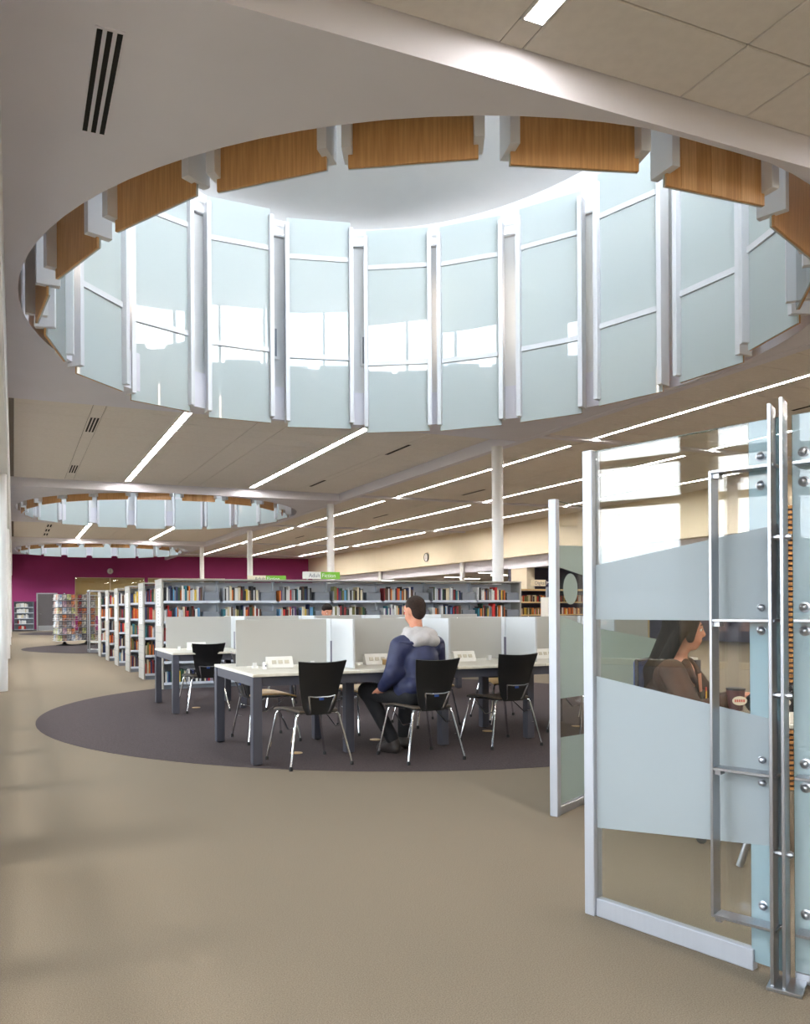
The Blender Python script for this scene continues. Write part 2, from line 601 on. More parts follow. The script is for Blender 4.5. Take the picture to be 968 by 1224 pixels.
for k in range(3):
    y0, y1 = S0 + k * BAY, S1 + k * BAY
    inner = hole(k)
    outer = [(SX0, y0), (SX1, y0), (SX1, y1), (SX0, y1)]
    loops = [[Vector((p[0], p[1], 0)) for p in outer], [Vector((p[0], p[1], 0)) for p in inner[::-1]]]
    tri = tessellate_polygon(loops)
    pts = [v for lp in loops for v in lp]
    b = MB()
    n = len(pts)
    vs = [(v.x, v.y, ZS) for v in pts] + [(v.x, v.y, ZD0) for v in pts]
    fs = [t for t in tri] + [tuple(n + i for i in t[::-1]) for t in tri]
    fs += [(i, (i + 1) % 4, n + (i + 1) % 4, n + i) for i in range(4)]
    m = len(inner)
    fs += [(4 + i, 4 + (i + 1) % m, n + 4 + (i + 1) % m, n + 4 + i) for i in range(m)]
    b.add(vs, fs)
    me = b.mesh('soffit', M_gyp)
    bm = bmesh.new()
    bm.from_mesh(me)
    bmesh.ops.recalc_face_normals(bm, faces=bm.faces[:])
    bm.to_mesh(me)
    bm.free()
    link('soffit', me, ceil)
    g = hole(k, 0.12)
    g2 = hole(k, 0.32)
    d = MB()
    vs, fs = [], []
    for i in range(NS):
        vs += [(g[i][0], g[i][1], ZD0 - .02), (g[i][0], g[i][1], ZD1), (g2[i][0], g2[i][1], ZD1), (g2[i][0], g2[i][1], ZD0 - .02)]
    for i in range(NS):
        j = (i + 1) % NS
        fs += [(4 * i + q, 4 * j + q, 4 * j + (q + 1) % 4, 4 * i + (q + 1) % 4) for q in range(4)]
    d.add(vs, fs)
    d.obj('drum_wall', M_white, ceil, True)
    # upper wall: solid at the far half, clerestory with mullions at the near half
    u = MB()
    win = MB()
    gl = MB()
    nseg = 0
    for i in range(NS):
        j = (i + 1) % NS
        a = 360 * (i + .5) / NS
        zi, zj = drum_ceiling_z(g[i][1] - k * BAY), drum_ceiling_z(g[j][1] - k * BAY)
        if 188 < a < 352:
            gl.add([(g[i][0], g[i][1], ZD1 + .05), (g[j][0], g[j][1], ZD1 + .05), (g[j][0], g[j][1], zj), (g[i][0], g[i][1], zi)], [(0, 1, 2, 3)])
            if i % 4 == 0:
                v0 = Vector((g[i][0], g[i][1], 0))
                win.tube([v0 + Vector((0, 0, ZD1)), v0 + Vector((0, 0, zi))], 0.045, n=4)
            win.tube([(g[i][0], g[i][1], ZD1 + .03), (g[j][0], g[j][1], ZD1 + .03)], 0.06, n=4)
        else:
            u.add([(g[i][0], g[i][1], ZD1 - .02), (g[j][0], g[j][1], ZD1 - .02), (g[j][0], g[j][1], zj + .05), (g[i][0], g[i][1], zi + .05),
                   (g2[i][0], g2[i][1], ZD1 - .02), (g2[j][0], g2[j][1], ZD1 - .02), (g2[j][0], g2[j][1], zj + .05), (g2[i][0], g2[i][1], zi + .05)],
                  [(0, 1, 2, 3), (7, 6, 5, 4), (0, 4, 5, 1), (3, 2, 6, 7)])
    u.obj('drum_upper_wall', M_white, ceil)
    win.obj('clerestory_frame', M_fin, ceil)
    gl.obj('clerestory_glass', M_roofglass, ceil)
    top = MB()
    vs = [(p[0], p[1], drum_ceiling_z(p[1] - k * BAY)) for p in g2] + [(p[0], p[1], drum_ceiling_z(p[1] - k * BAY) + .25) for p in g2]
    fs = [tuple(range(NS)), tuple(range(2 * NS - 1, NS - 1, -1))] + [(i, (i + 1) % NS, NS + (i + 1) % NS, NS + i) for i in range(NS)]
    top.add(vs, fs)
    top.obj('drum_ceiling', M_white, ceil)
    cv = thing('cove_light', 'ring cove light hidden at the top of the %s round skylight' % ('nearest', 'middle', 'farthest')[k], 'light', (0, 0, 0), 0, 'skylight cove lights')
    cb, cl = MB(), MB()
    g3 = hole(k, 0.05)
    for i in range(NS):
        j = (i + 1) % NS
        cb.add([(*g[i], 7.80), (*g[j], 7.80), (*g3[j], 7.80), (*g3[i], 7.80), (*g[i], 7.84), (*g[j], 7.84), (*g3[j], 7.84), (*g3[i], 7.84)], [(0, 1, 2, 3), (7, 6, 5, 4), (3, 2, 6, 7)])
        cl.add([(*g[i], 7.845), (*g[j], 7.845), (*g3[j], 7.845), (*g3[i], 7.845)], [(3, 2, 1, 0)])
    cb.obj('cove_ledge', M_white, cv)
    cl.obj('cove_lamp', M_cove, cv)
    portal('clerestory_portal', (HCX, HCY + k * BAY - HRY - .25, 8.95), (-PI / 2, 0, 0), 8.2, 1.5)

# ---- bulkhead beams along the column lines and across the right aisle
bmn = MB().bev(9.325, 9.50, SY, NY, ZS - .01, ZT + .02, 0.01)
bmn.obj('bulkhead_beam', M_gyp, ceil)
for y in (4.3, 13.42, 22.6, 31.75, 40.9, 50.0):
    MB().bev(9.50, EX, y - .08, y + .08, ZT - .06, ZT + .02, 0.008).obj('cross_trim', M_gyp, ceil)
MB().bev(WX, -.06, SY, NY, 3.45, ZT + .02, 0.02).obj('window_header', M_white, ceil)

# ---- round columns
for i, y in enumerate((-5.0 + .2, 4.4, 13.62, 22.76, 31.9, 41.05, 50.2)):
    b = MB().lathe([(.112, 0), (.112, 3.46), (.0, 3.46)], n=28, T=Matrix.Translation((-.20 if y > 8 else -.26, y, 0)))
    struct(b.obj('column', M_white, None, True))
for y in (4.6, 13.85, 23.08, 32.2, 41.35):
    b = MB().lathe([(.15, 0), (.15, .02), (.115, .025), (.115, ZS + .01), (.0, ZS + .01)], n=28, T=Matrix.Translation((9.27, y, 0)))
    struct(b.obj('column', M_white, None, True))

# ---- left window wall: one window per bay
ycol = [-5.0, 4.55, 13.62, 22.76, 31.9, 41.05, 50.2, 52.7]
wl = MB()
wl.box(WX - .12, WX + .05, SY, NY, 0, .82)  # sill raised to cut the daylight; its true height is unseen
wl.box(WX - .12, WX + .05, SY, NY, 3.45, ZT + .2)
wall_left = struct(wl.obj('wall_left', M_white))
for i in range(7):
    y0, y1 = ycol[i], ycol[i + 1]
    fr = MB()
    nb = max(1, round((y1 - y0) / 1.5))
    for j in range(nb + 1):
        y = y0 + (y1 - y0) * j / nb
        wd = .19 if j in (0, nb) else .10
        fr.box(WX - .30, WX + .04, y - wd, y + wd, .82, 3.46)
    for z in (.85, 1.42, 2.09, 2.41, 3.0, 3.42):
        fr.box(WX - .07, WX + .03, y0, y1, z - .024, z + .024)
    wn = struct(fr.obj('window_%d' % (i + 1), M_beige))
    for j in range(nb):
        a, b_ = y0 + (y1 - y0) * j / nb, y0 + (y1 - y0) * (j + 1) / nb
        MB().box(WX - .004, WX + .004, a, b_, .82, 3.44).obj('window_pane', M_facade, wn)

# ---- magenta end wall with an interior window and a door
wb = MB()
W0, W1, W2 = 3.64, 8.0, 8.22
T_ = .2
wb.box(WX, 1.33, NY, NY + T_, 0, ZT + .2)
wb.box(1.33, 2.58, NY, NY + T_, 2.37, ZT + .2)
wb.box(2.58, W0, NY, NY + T_, 0, ZT + .2)
wb.box(W0, 13.4, NY, NY + T_, 3.37, ZT + .2)
wb.box(W0, 13.4, NY, NY + T_, 0, .9)
wb.box(W1, W2, NY, NY + T_, .9, 3.37)
wb.box(13.4, EX + 10, NY, NY + T_, 0, ZT + .2)
wall_back = struct(wb.obj('wall_back', M_purple))
for i, (a, b_) in enumerate(((W0, W1), (W2, 13.4))):
    fr = MB()
    for x in (a, (a + b_) / 2, b_):
        fr.box(x - .03, x + .03, NY + .03, NY + .13, .9, 3.37)
    for z in (.9, 3.37):
        fr.box(a, b_, NY + .03, NY + .13, z - .03, z + .03)
    wn = struct(fr.obj('window_%d' % (8 + i), M_signbeige))
    MB().box(a, b_, NY + .07, NY + .08, .9, 3.37).obj('window_pane', M_glass, wn)
room = MB()
room.box(3, 14, NY + 6, NY + 6.2, 0, 3.9).box(2.8, 3, NY + .2, NY + 6.2, 0, 3.9).box(14, 14.2, NY + .2, NY + 6.2, 0, 3.9).box(3, 14, NY + .2, NY + 6.2, 3.75, 3.9)
struct(room.obj('wall_far_room', mat('olive_beige_paint', (196, 178, 128), 0.85, var=0.03, vscale=1)))
df = MB()
for x0, x1 in ((1.33, 1.41), (2.50, 2.58)):
    df.box(x0, x1, NY - .03, NY + .1, 0, 2.37)
df.box(1.33, 2.58, NY - .03, NY + .1, 2.30, 2.37)
dr = struct(df.obj('door_1', M_alu))
MB().bev(1.41, 2.50, NY, NY + .05, .01, 2.30, .004).obj('door_leaf', M_door, dr)
MB().box(1.43, 2.48, NY - .006, NY, .02, .32).obj('kick_plate', M_alu, dr)
MB().tube([(1.5, NY, 1.05), (1.5, NY - .06, 1.05), (1.63, NY - .06, 1.05)], .012).obj('door_handle', M_chrome, dr)
struct(MB().box(WX, 1.33, NY - .015, NY, 0, .1).box(2.58, W0, NY - .015, NY, 0, .1).obj('baseboard_back', M_shelfdark))

# ---- right side: beige bulkhead over an alcove
wr = MB()
wr.box(EX, EX + .3, SY, NY, 3.40, ZT + .2)
wall_right = struct(wr.obj('wall_right', M_beige))
MB().box(EX + .3, EX + .7, SY, NY, 2.93, 3.42).obj('lower_beam', M_gyp, wall_right)
MB().box(EX + .35, EX + .75, 27.5, 28.6, 0, 2.95).obj('pier', M_beige, wall_right)
MB().box(24, 24.2, SY, 28.7, 0, 3.2).obj('slate_wall', M_slate, wall_right)
MB().box(EX + .4, 30.5, 28.7, 28.9, 0, 3.2).obj('return_wall', M_slate, wall_right)
MB().box(30.3, 30.5, 28.9, NY + .2, 0, 3.2).obj('alcove_wall', M_beige, wall_right)
MB().box(EX + .71, 31, SY, NY, 3.0, 3.2).obj('alcove_ceiling', M_tile, wall_right)
for y in (22.9, 32.2, 41.2):
    struct(MB().lathe([(.11, 0), (.11, 3.41), (0, 3.41)], n=20, T=Matrix.Translation((EX + .12, y, 0))).obj('column', M_white, None, True))
struct(MB().box(WX - .2, 31, SY - .2, SY, 0, ZT + .2).obj('wall_front', M_beige))

# ---- things on walls and ceilings
for i, (x, a, b_) in enumerate(LIGHTS):
    if x < 4:
        lane = 'left-hand bay, strip nearer the window wall'
    elif x < 9:
        lane = 'left-hand bay, strip nearer the column line'
    else:
        lane = 'right aisle, ' + {11.34: 'row nearest the columns', 14.62: 'middle row', 17.87: 'row nearest the beige wall'}[x]
    seg = sorted(s[1] for s in LIGHTS if s[0] == x).index(a)
    t = thing('ceiling_light', 'recessed linear ceiling light, %s, %s segment from the camera' % (lane, nth(seg)), 'light', (x, a, ZT), 0, 'recessed linear ceiling lights')
    lens = M_lampdim if x < 9 and a < 4 else M_lamp
    ln = b_ - a
    HW_ = HW if x < 9 else HR
    MB().box(-HW_ + .006, -HW_ + .018, 0, ln, -.004, .012).box(HW_ - .018, HW_ - .006, 0, ln, -.004, .012).box(-HW_, HW_, 0, .012, -.004, .012).box(-HW_, HW_, ln - .012, ln, -.004, .012).obj('light_frame', M_white, t)
    MB().box(-HW_ + .018, HW_ - .018, .012, ln - .012, .0, .006).obj('light_diffuser', lens, t)
for i, (x, y, where) in enumerate([(21.5, 33, 'nearer'), (23.5, 35, 'middle'), (22.5, 38, 'farther'), (25, 40, 'farthest'), (21.2, 43.5, 'last')]):
    t = thing('ceiling_light', 'short alcove ceiling light behind the right bulkhead, %s of five' % where, 'light', (x, y, 3.0), 0, 'alcove ceiling lights')
    MB().box(-.5, .5, -.07, .07, -.03, 0).obj('light_frame', M_white, t)
    MB().box(-.48, .48, -.05, .05, -.034, -.03).obj('light_diffuser', M_lamp, t)
for i, (x, y) in enumerate(((4.4, NY + 2.2), (6.6, NY + 2.6), (8.8, NY + 2.2), (11, NY + 2.6))):
    t = thing('ceiling_light', 'square ceiling light in the room behind the magenta wall, %s from left' % nth(i), 'light', (x, y, 3.75), 0, 'lights in the far room')
    MB().box(-.6, .6, -.3, .3, -.03, 0).obj('light_frame', M_white, t)
    MB().box(-.56, .56, -.26, .26, -.034, -.03).obj('light_diffuser', M_lampfar, t)


def vent(x0, x1, y0, y1, z, n, label, frame=M_tile, along='y'):
    t = thing('air_vent', label, 'vent', ((x0 + x1) / 2, (y0 + y1) / 2, z), 0, 'slot air vents')
    w_, d_ = (x1 - x0) / 2, (y1 - y0) / 2
    MB().bev(-w_, w_, -d_, d_, -.006, .008, .002).obj('vent_frame', frame, t)
    for i in range(n):
        c_ = -w_ + 2 * w_ * (i + .5) / n
        s_ = w_ / n * .56
        MB().box(c_ - s_, c_ + s_, -d_ + .02, d_ - .02, -.009, -.0055).obj('vent_slot', M_slot, t)
    return t


vent(.445, .615, 4.62, 5.68, ZS, 3, 'three slot air vent in the white soffit at upper left', M_gyp)
vent(1.32, 1.50, 15.04, 16.3, ZT, 3, 'three slot vent in the tile ceiling, nearer of two left of the first strip light')
vent(1.32, 1.50, 20.15, 21.3, ZT, 3, 'three slot vent in the tile ceiling, farther of two left of the first strip light')
vent(7.90, 8.04, 15.2, 16.4, ZT, 1, 'dark slot vent in tile ceiling near the column beam, nearer one')
vent(7.90, 8.04, 20.2, 21.4, ZT, 1, 'dark slot vent in tile ceiling near the column beam, farther one')
for i, y in enumerate((34.4, 36.4, 38.4)):
    vent(1.30, 1.52, y, y + 1.1, ZT, 2, 'slot vent beyond the middle round skylight, %s of three in line' % nth(i))
for i, y in enumerate((8.9, 20.2, 26.8, 36.0)):
    vent(13.02, 13.16, y, y + 1.3, ZT, 1, 'dark slot vent in the right aisle ceiling, %s from the camera' % nth(i))


def clock(loc, rz, r, label, rim, hands):
    t = thing('wall_clock', label, 'clock', loc, rz)
    T = Matrix.Rotation(PI / 2, 4, 'X')
    MB().lathe([(r, 0), (r, .05), (r * .9, .055), (r * .88, .04), (0, .04)], n=28, T=T).obj('clock_rim', rim, t, True)
    MB().lathe([(r * .87, .0), (r * .87, .043), (0, .043)], n=28, T=T).obj('clock_face', M_paper, t)
    MB().box(-.01, .01, -.052, -.046, 0, r * .7).obj('hand', hands, t)
    MB().box(-.012, .012, -.052, -.046, -r * .45, .01).obj('hand', hands, t)


clock((5.81, NY, 3.78), 0, .19, 'round white wall clock on the magenta end wall', M_alu, M_black)
clock((EX, 35.4, 3.84), -PI / 2, .22, 'round black rimmed clock on the beige bulkhead above the bookcases', M_black, M_black)

# gable-roofed house across the street, seen only as a reflection
for hx, hy, lab in ((-48, 6, 'brick house with a gable roof across the street, middle of three'), (-50, -14, 'brick house with a gable roof across the street, nearest the entrance'), (-52, 28, 'brick house with a gable roof across the street, farthest along')):
    h = thing('house', lab, 'house', (hx, hy, -.15), 0, 'houses across the street')
    MB().box(-4, 4, -6, 6, 0, 3.4).obj('house_wall', M_brick, h)
    MB().add([(-4.4, -6.3, 3.1), (4.4, -6.3, 3.1), (0, -6.3, 5.6), (-4.4, 6.3, 3.1), (4.4, 6.3, 3.1), (0, 6.3, 5.6)],
             [(0, 1, 2), (5, 4, 3), (0, 2, 5, 3), (1, 4, 5, 2), (0, 3, 4, 1)]).obj('house_roof', M_roof, h)
    for y in (-3.5, 0, 3.5):
        MB().box(4.0, 4.05, y - .6, y + .6, 1.0, 2.3).obj('house_window', M_slate, h)

# ================================================================== HANGING PANELS OF THE LIGHT WELLS
RCX, RCY, ZP = 4.58, 8.81, CH + 3.15
# bearing from the ring centre, radius, swivel against the tangent, width
PANELS = [(162.7, 4.39, 1.7, .95), (143.6, 4.44, -12, .96), (124.8, 4.28, -20.1, 1.05), (104.8, 4.11, -19.6, 1.08), (84.4, 4.08, -8.6, 1.10),
          (64.7, 4.31, -3.5, 1.11), (47.5, 4.34, -2, 1.08), (28.8, 4.31, 6.9, 1.06), (8.9, 4.17, 10.9, 1.03), (-10.7, 4.25, 17.3, .99),
          (-29.5, 4.28, 14, .97), (-48, 4.3, 6, .97), (-66, 4.3, -6, .97), (-83.9, 4.31, -11.7, .97), (-101, 4.25, -6.1, .95),
          (-116.8, 4.29, -2.9, .91), (-130.8, 4.39, -.7, .87), (-145.2, 4.32, -5.2, .97), (-162.4, 4.21, 3.3, .90), (180, 4.27, 7.5, .90)]
PCACHE = {}


def panel_parts(w):
    w = round(w * 25) / 25
    if w not in PCACHE:
        h = w / 2
        P = []
        for z0, z1 in ((0, 1.20), (1.26, 2.92), (2.98, 3.62)):
            P.append(('glass_lite', MB().box(-h, h, -.008, .008, z0, z1).mesh('glass_lite', M_panelglass)))
        for z in (1.23, 2.95):
            P.append(('transom', MB().bev(-h, h, -.035, .02, z - .042, z + .042, .004).mesh('transom', M_fin)))
        for s in (-1, 1):
            P.append(('fin', MB().bev(s * h - .036, s * h + .036, -.10, .13, .09, 3.50, .003).mesh('fin', M_fin)))
        P.append(('wood_panel', MB().bev(-h + .002, h - .002, .0085, .030, -.002, 1.05, .002).mesh('wood_panel', M_wood)))
        PCACHE[w] = P
    return PCACHE[w]


WELL = ('nearest', 'middle', 'farthest')
far_order = [i for i, p in enumerate(PANELS) if p[0] > -40 and p[0] < 170]
for k in range(3):
    for i, (th, r, tilt, w_) in enumerate(PANELS):
        a = R(th)
        r, tilt = min(r, 4.27), max(-13, min(13, tilt * .75))
        if i < 11:
            lab = 'frosted glass panel, %s from left on far side of the %s round skylight' % (nth(i), WELL[k])
        else:
            lab = 'oak-backed hanging panel, %s from right on near side of the %s round skylight' % (nth(i - 11), WELL[k])
        t = thing('hanging_panel', lab, 'panel', (RCX + r * math.cos(a), RCY + k * BAY + r * math.sin(a), ZP), a - PI / 2 + R(tilt), 'panels of the %s round skylight' % WELL[k])
        for nm, me in panel_parts(w_):
            o = link(nm, me, t)
        if i == 13:                             # this one shows paler boards in its veneer
            hh = round(w_ * 25) / 50
            for q in (-.32, -.02, .28):
                MB().box(q * hh * 2 - .07, q * hh * 2 + .07, 0.0295, .0325, 0.002, 1.04).obj('veneer_board', M_wood2, t)
    # tube lamps on the drum wall in the gaps between panels
    for i in (0, 1, 5, 6, 9, 12, 16):
        a0, a1 = R(PANELS[i][0]), R(PANELS[(i + 1) % 20][0])
        if a1 > a0:
            a1 -= 2 * PI
        a = (a0 + a1) / 2
        x, y = HCX + (HRX + .07) * math.cos(a), HCY + k * BAY + (HRY + .07) * math.sin(a)
        t = thing('tube_light', 'upright tube light, %s gap clockwise inside the %s round skylight' % (nth(i), WELL[k]), 'light', (x, y, 5.75), a - PI / 2, 'tube lights of the %s round skylight' % WELL[k])
        MB().box(-.05, .05, 0.0, .05, 0, 1.45).obj('lamp_backplate', M_white, t)
        MB().tube([(0, -.02, .03), (0, -.02, 1.42)], .022, n=8).obj('lamp_tube', M_tube, t)

for i in (3, 4):
    a = (R(PANELS[i][0]) + R(PANELS[i + 1][0])) / 2
    t = thing('wall_grille', 'small white slot grille on the drum wall, %s of two upright ones' % ('left' if i == 3 else 'right'), 'vent', (HCX + (HRX + .08) * math.cos(a), HCY + (HRY + .08) * math.sin(a), 5.65), a - PI / 2)
    MB().bev(-.06, .06, -.02, .0, 0, .58, .003).obj('grille_plate', M_white, t)
    MB().box(-.018, .018, -.023, -.0195, .05, .53).obj('grille_slot', M_bookend, t)

# ================================================================== STUDY DESKS
NU = 5


def desk(y0, label, units, glassname=M_screen):
    """Double-sided bench; local x from the end, local y from its front edge."""
    t = thing('study_desk', label, 'desk', (1.80, y0, 0), 0, 'double-sided study desks')
    P = .955
    D = 1.33
    mid = .64
    for u in range(units):
        x0, x1 = u * P + (0 if u == 0 else .003), (u + 1) * P - .003
        MB().bev(x0, x1, 0, mid - .004, .725, .75, .004).obj('tabletop', M_top, t)
        MB().bev(x0, x1, mid + .004, D, .725, .75, .004).obj('tabletop', M_top, t)
    for y in (.06, D - .06):
        MB().box(.03, units * P - .03, y - .02, y + .02, .645, .724).obj('apron_rail', M_legpaint, t)
    MB().box(.01, .05, .04, D - .04, .645, .724).obj('apron_rail', M_legpaint, t)
    for u in range(units + 1):
        x = u * P + (.04 if u == 0 else 0)
        for y in ((.045, D - .045) if u in (0, units) else (.27, D - .27)):
            lg = MB().bev(x - .04, x + .04, y - .04, y + .04, .01, .724, .004).obj('leg', M_legpaint, t)
            MB().lathe([(.03, 0), (.03, .012), (0, .012)], n=12, T=Matrix.Translation((x, y, 0))).obj('foot_glide', M_black, lg)
    for u in range(units):
        x0 = u * P
        MB().bev(x0 + .03, x0 + P - .06, mid - .007, mid + .007, .772, 1.185, .003).obj('privacy_screen', glassname, t)
        for q in (.2, .75):
            MB().box(x0 + q - .018, x0 + q + .018, mid - .02, mid + .02, .75, .80).obj('screen_clip', M_white, t)
        pb = MB().add([(x0 + .30, mid - .10, .752), (x0 + .54, mid - .10, .752), (x0 + .54, mid - .02, .752), (x0 + .30, mid - .02, .752),
                       (x0 + .30, mid - .055, .85), (x0 + .54, mid - .055, .85), (x0 + .54, mid - .02, .85), (x0 + .30, mid - .02, .85)],
                      [(0, 3, 2, 1), (4, 5, 6, 7), (0, 1, 5, 4), (1, 2, 6, 5), (2, 3, 7, 6), (3, 0, 4, 7)]).obj('power_box', M_paper, t)
        for q in (.36, .42, .48):
            a = math.atan2(.098, .045)
            MB().box(-.02, .02, -.003, .001, -.016, .016, T=Matrix.Translation((x0 + q, mid - .080, .805)) @ Matrix.Rotation(-R(24.6), 4, 'X')).obj('power_socket', M_edge, pb)
        if u:
            MB().bev(x0 - .012, x0 + .012, .14, mid - .01, .755, 1.185, .003).obj('side_screen', M_screenside, t)
            MB().box(x0 - .014, x0 + .014, mid - .02, mid + .02, .75, .98).obj('screen_bracket', M_slate, t)
            MB().bev(x0 - .012, x0 + .012, mid + .01, D - .14, .755, 1.185, .003).obj('side_screen', M_screenside, t)
    return t


desk(6.19, 'double-sided study desk with frosted screens, nearer of the two rows', NU)
desk(9.66, 'double-sided study desk with frosted screens, row in front of the bookcase', NU)

# ================================================================== CHAIRS


def make_chair():
    P = {}
    th = .016
    # back: trapezoid sheet, wider at the top, dished round the sitter
    g = []
    for i in range(9):
        v = i / 8
        z = .425 + .425 * v
        hw = .125 + .075 * v ** .8 + (.012 * v)
        if i == 0:
            hw *= .86
        yb = -.205 - .085 * v + .02 * math.sin(v * PI)
        g.append([(hw * (j / 5 - 1), yb - .035 * (1 - (j / 5 - 1) ** 2) * (.4 + .6 * v), z + (.012 * abs(j / 5 - 1) ** 2 * v)) for j in range(11)])
    P['backrest'] = (MB().sheet(g, .012).mesh('backrest', M_blackply, True), [('back_badge', MB().box(-.02, .02, -.268, -.262, .545, .563).mesh('back_badge', M_blue))])
    s = []
    for i in range(7):
        v = i / 6
        y = -.21 + .45 * v
        hw = .17 + .04 * math.sin(PI * min(1, v * .8)) + .02 * v
        s.append([(hw * (j / 4 - 1), y, .452 - .012 * math.cos(PI * (j / 4 - 1)) * math.sin(PI * v) - .02 * max(0, v - .75) / .25) for j in range(9)])
    P['seat'] = (MB().sheet(s, .014, M_tan).mesh('seat', M_tan, True), [('seat_underside', MB().sheet([[(x * .98, y * .98, z - .011) for x, y, z in r_] for r_ in s], .006).mesh('seat_underside', M_blackply, True))])

    def leg(sx, sy):
        top = (sx * .19, -.19 if sy < 0 else .20, .432)
        foot = (sx * .27, -.265 if sy < 0 else .255, .0)
        b = MB()
        if sy < 0:
            b.tube([(sx * .0, top[1], .435), (sx * .15, top[1], .435), (sx * .178, top[1] - .004, .425), (sx * .19, top[1] - .01, .40), (foot[0], foot[1], .022)], .0105, n=8)
        else:
            b.tube([(sx * .0, top[1], .428), (sx * .16, top[1], .428), (sx * .188, top[1] + .004, .42), (sx * .198, top[1] + .008, .395), (foot[0], foot[1], .022)], .0105, n=8)
        f = MB().lathe([(.015, 0), (.016, .022), (.0125, .034), (0, .034)], n=10, T=Matrix.Translation((foot[0], foot[1], 0)))
        return b.mesh('leg', M_chrome, True), [('foot_cap', f.mesh('foot_cap', M_black, True))]
    P['legs'] = [leg(sx, sy) for sy in (-1, 1) for sx in (-1, 1)]
    fr = MB()
    for sx in (-1, 1):
        fr.tube([(sx * .14, -.19, .432), (sx * .15, .20, .425)], .008, n=6)
        fr.tube([(sx * .205, -.19, .33), (sx * .215, -.08, .30), (sx * .20, .12, .41)], .005, n=6)
        fr.tube([(sx * .215, -.205, .33), (sx * .245, -.215, .22), (sx * .235, -.18, .21)], .005, n=6)
    P['frame'] = (fr.mesh('seat_frame', M_chrome, True), [])
    br = MB()
    for sx in (-1, 1):
        br.tube([(sx * .075, -.195, .43), (sx * .085, -.235, .455), (sx * .118, -.278, .585)], .009, n=6)
    br.tube([(-.118, -.276, .580), (-.06, -.29, .572), (.06, -.29, .572), (.118, -.276, .580)], .006, n=6)
    P['bracket'] = (br.mesh('back_bracket', M_chrome, True), [])
    return P


CH_P = make_chair()


def chair(x, y, rz, label, top=None):
    t = thing('study_chair', label, 'chair', (x, y, 0), rz, 'black study chairs')
    for k in ('backrest', 'seat', 'frame', 'bracket'):
        me, subs = CH_P[k]
        o = link(me.name.split('.')[0], me, t)
        if k == 'seat' and top:
            o.material_slots[0].link = 'OBJECT'
            o.material_slots[0].material = top
        for nm, sm in subs:
            link(nm, sm, o)
    for me, subs in CH_P['legs']:
        o = link('leg', me, t)
        for nm, sm in subs:
            link(nm, sm, o)
    return t


chair(2.275, 6.19, R(4), 'black-backed chrome chair, empty, at the near end of the front study desk', M_taupe)
chair(3.235, 6.02, R(3), 'black-backed chrome chair the man in the navy jacket sits on', M_taupe)
chair(4.25, 6.33, R(1), 'black-backed chrome chair, empty, just right of the seated man', M_taupe)
chair(5.32, 6.42, R(-2), 'black-backed chrome chair seen behind the glass end of the study room')
chair(2.30, 7.46, R(-88), 'black chair turned sideways under the near end of front desk')
chair(3.25, 7.62, R(-140), 'black chair with tan seat on the far side of front desk, behind the man')
chair(4.22, 7.72, R(-175), 'black chair with tan seat across the front desk, third from its near end')
chair(5.2, 7.70, R(172), 'black chair with tan seat across the front desk, farthest right')
chair(2.23, 9.93, R(2), 'black-backed chrome chair at the left end of the second study desk', M_taupe)
chair(3.25, 9.85, R(-3), 'black-backed chrome chair at second study desk, hidden behind front screens')
chair(4.40, 11.2, R(180), 'black chair under the person facing the camera at the second desk')

# small things on the desks
t = thing('cardboard_box', 'small tan box on the desk in front of the man', 'box', (3.30, 6.66, .752), R(4))
MB().bev(-.09, .09, -.05, .05, 0, .05, .003, M_tan).obj('box_body', M_tan, t)
MB().box(-.092, .092, -.052, .052, .05, .057).obj('box_lid', M_signbeige, t)
t = thing('cable_grommet_pod', 'small white button pod on the near end of front desk', 'pod', (2.06, 6.70, .752))
MB().lathe([(.022, 0), (.022, .05), (.017, .058), (0, .058)], n=16).obj('pod_body', M_paper, t, True)
MB().box(-.006, .006, -.024, -.02, .02, .035).obj('pod_button', M_slate, t)

# ================================================================== BOOKCASES
BX, BFY, BD, PITCH, NB, BW = 2.20, 12.74, .62, 1.93, 7, .979
LEVELS = (.10, .44, .76, 1.085, 1.41)
BTOP = 1.75
HUES = [('black', (26, 26, 30)), ('white', (226, 224, 220)), ('cream', (214, 200, 168)), ('dark red', (126, 30, 34)), ('bright red', (190, 40, 36)),
        ('navy blue', (32, 44, 86)), ('light blue', (96, 150, 190)), ('grey', (128, 130, 134)), ('brown', (92, 66, 46)), ('orange', (206, 112, 44)),
        ('dark green', (40, 74, 54)), ('pale grey', (190, 192, 196)), ('yellow', (214, 180, 70)), ('purple', (88, 56, 104)), ('olive', (116, 112, 62)), ('teal', (44, 110, 122))]
HMAT = [mat('book_' + n.replace(' ', '_'), c, 0.5, var=0.15, vscale=30) for n, c in HUES]
WEIGHT = [16, 18, 9, 7, 6, 9, 7, 8, 7, 4, 4, 8, 3, 2, 2, 3]
bk = MB()
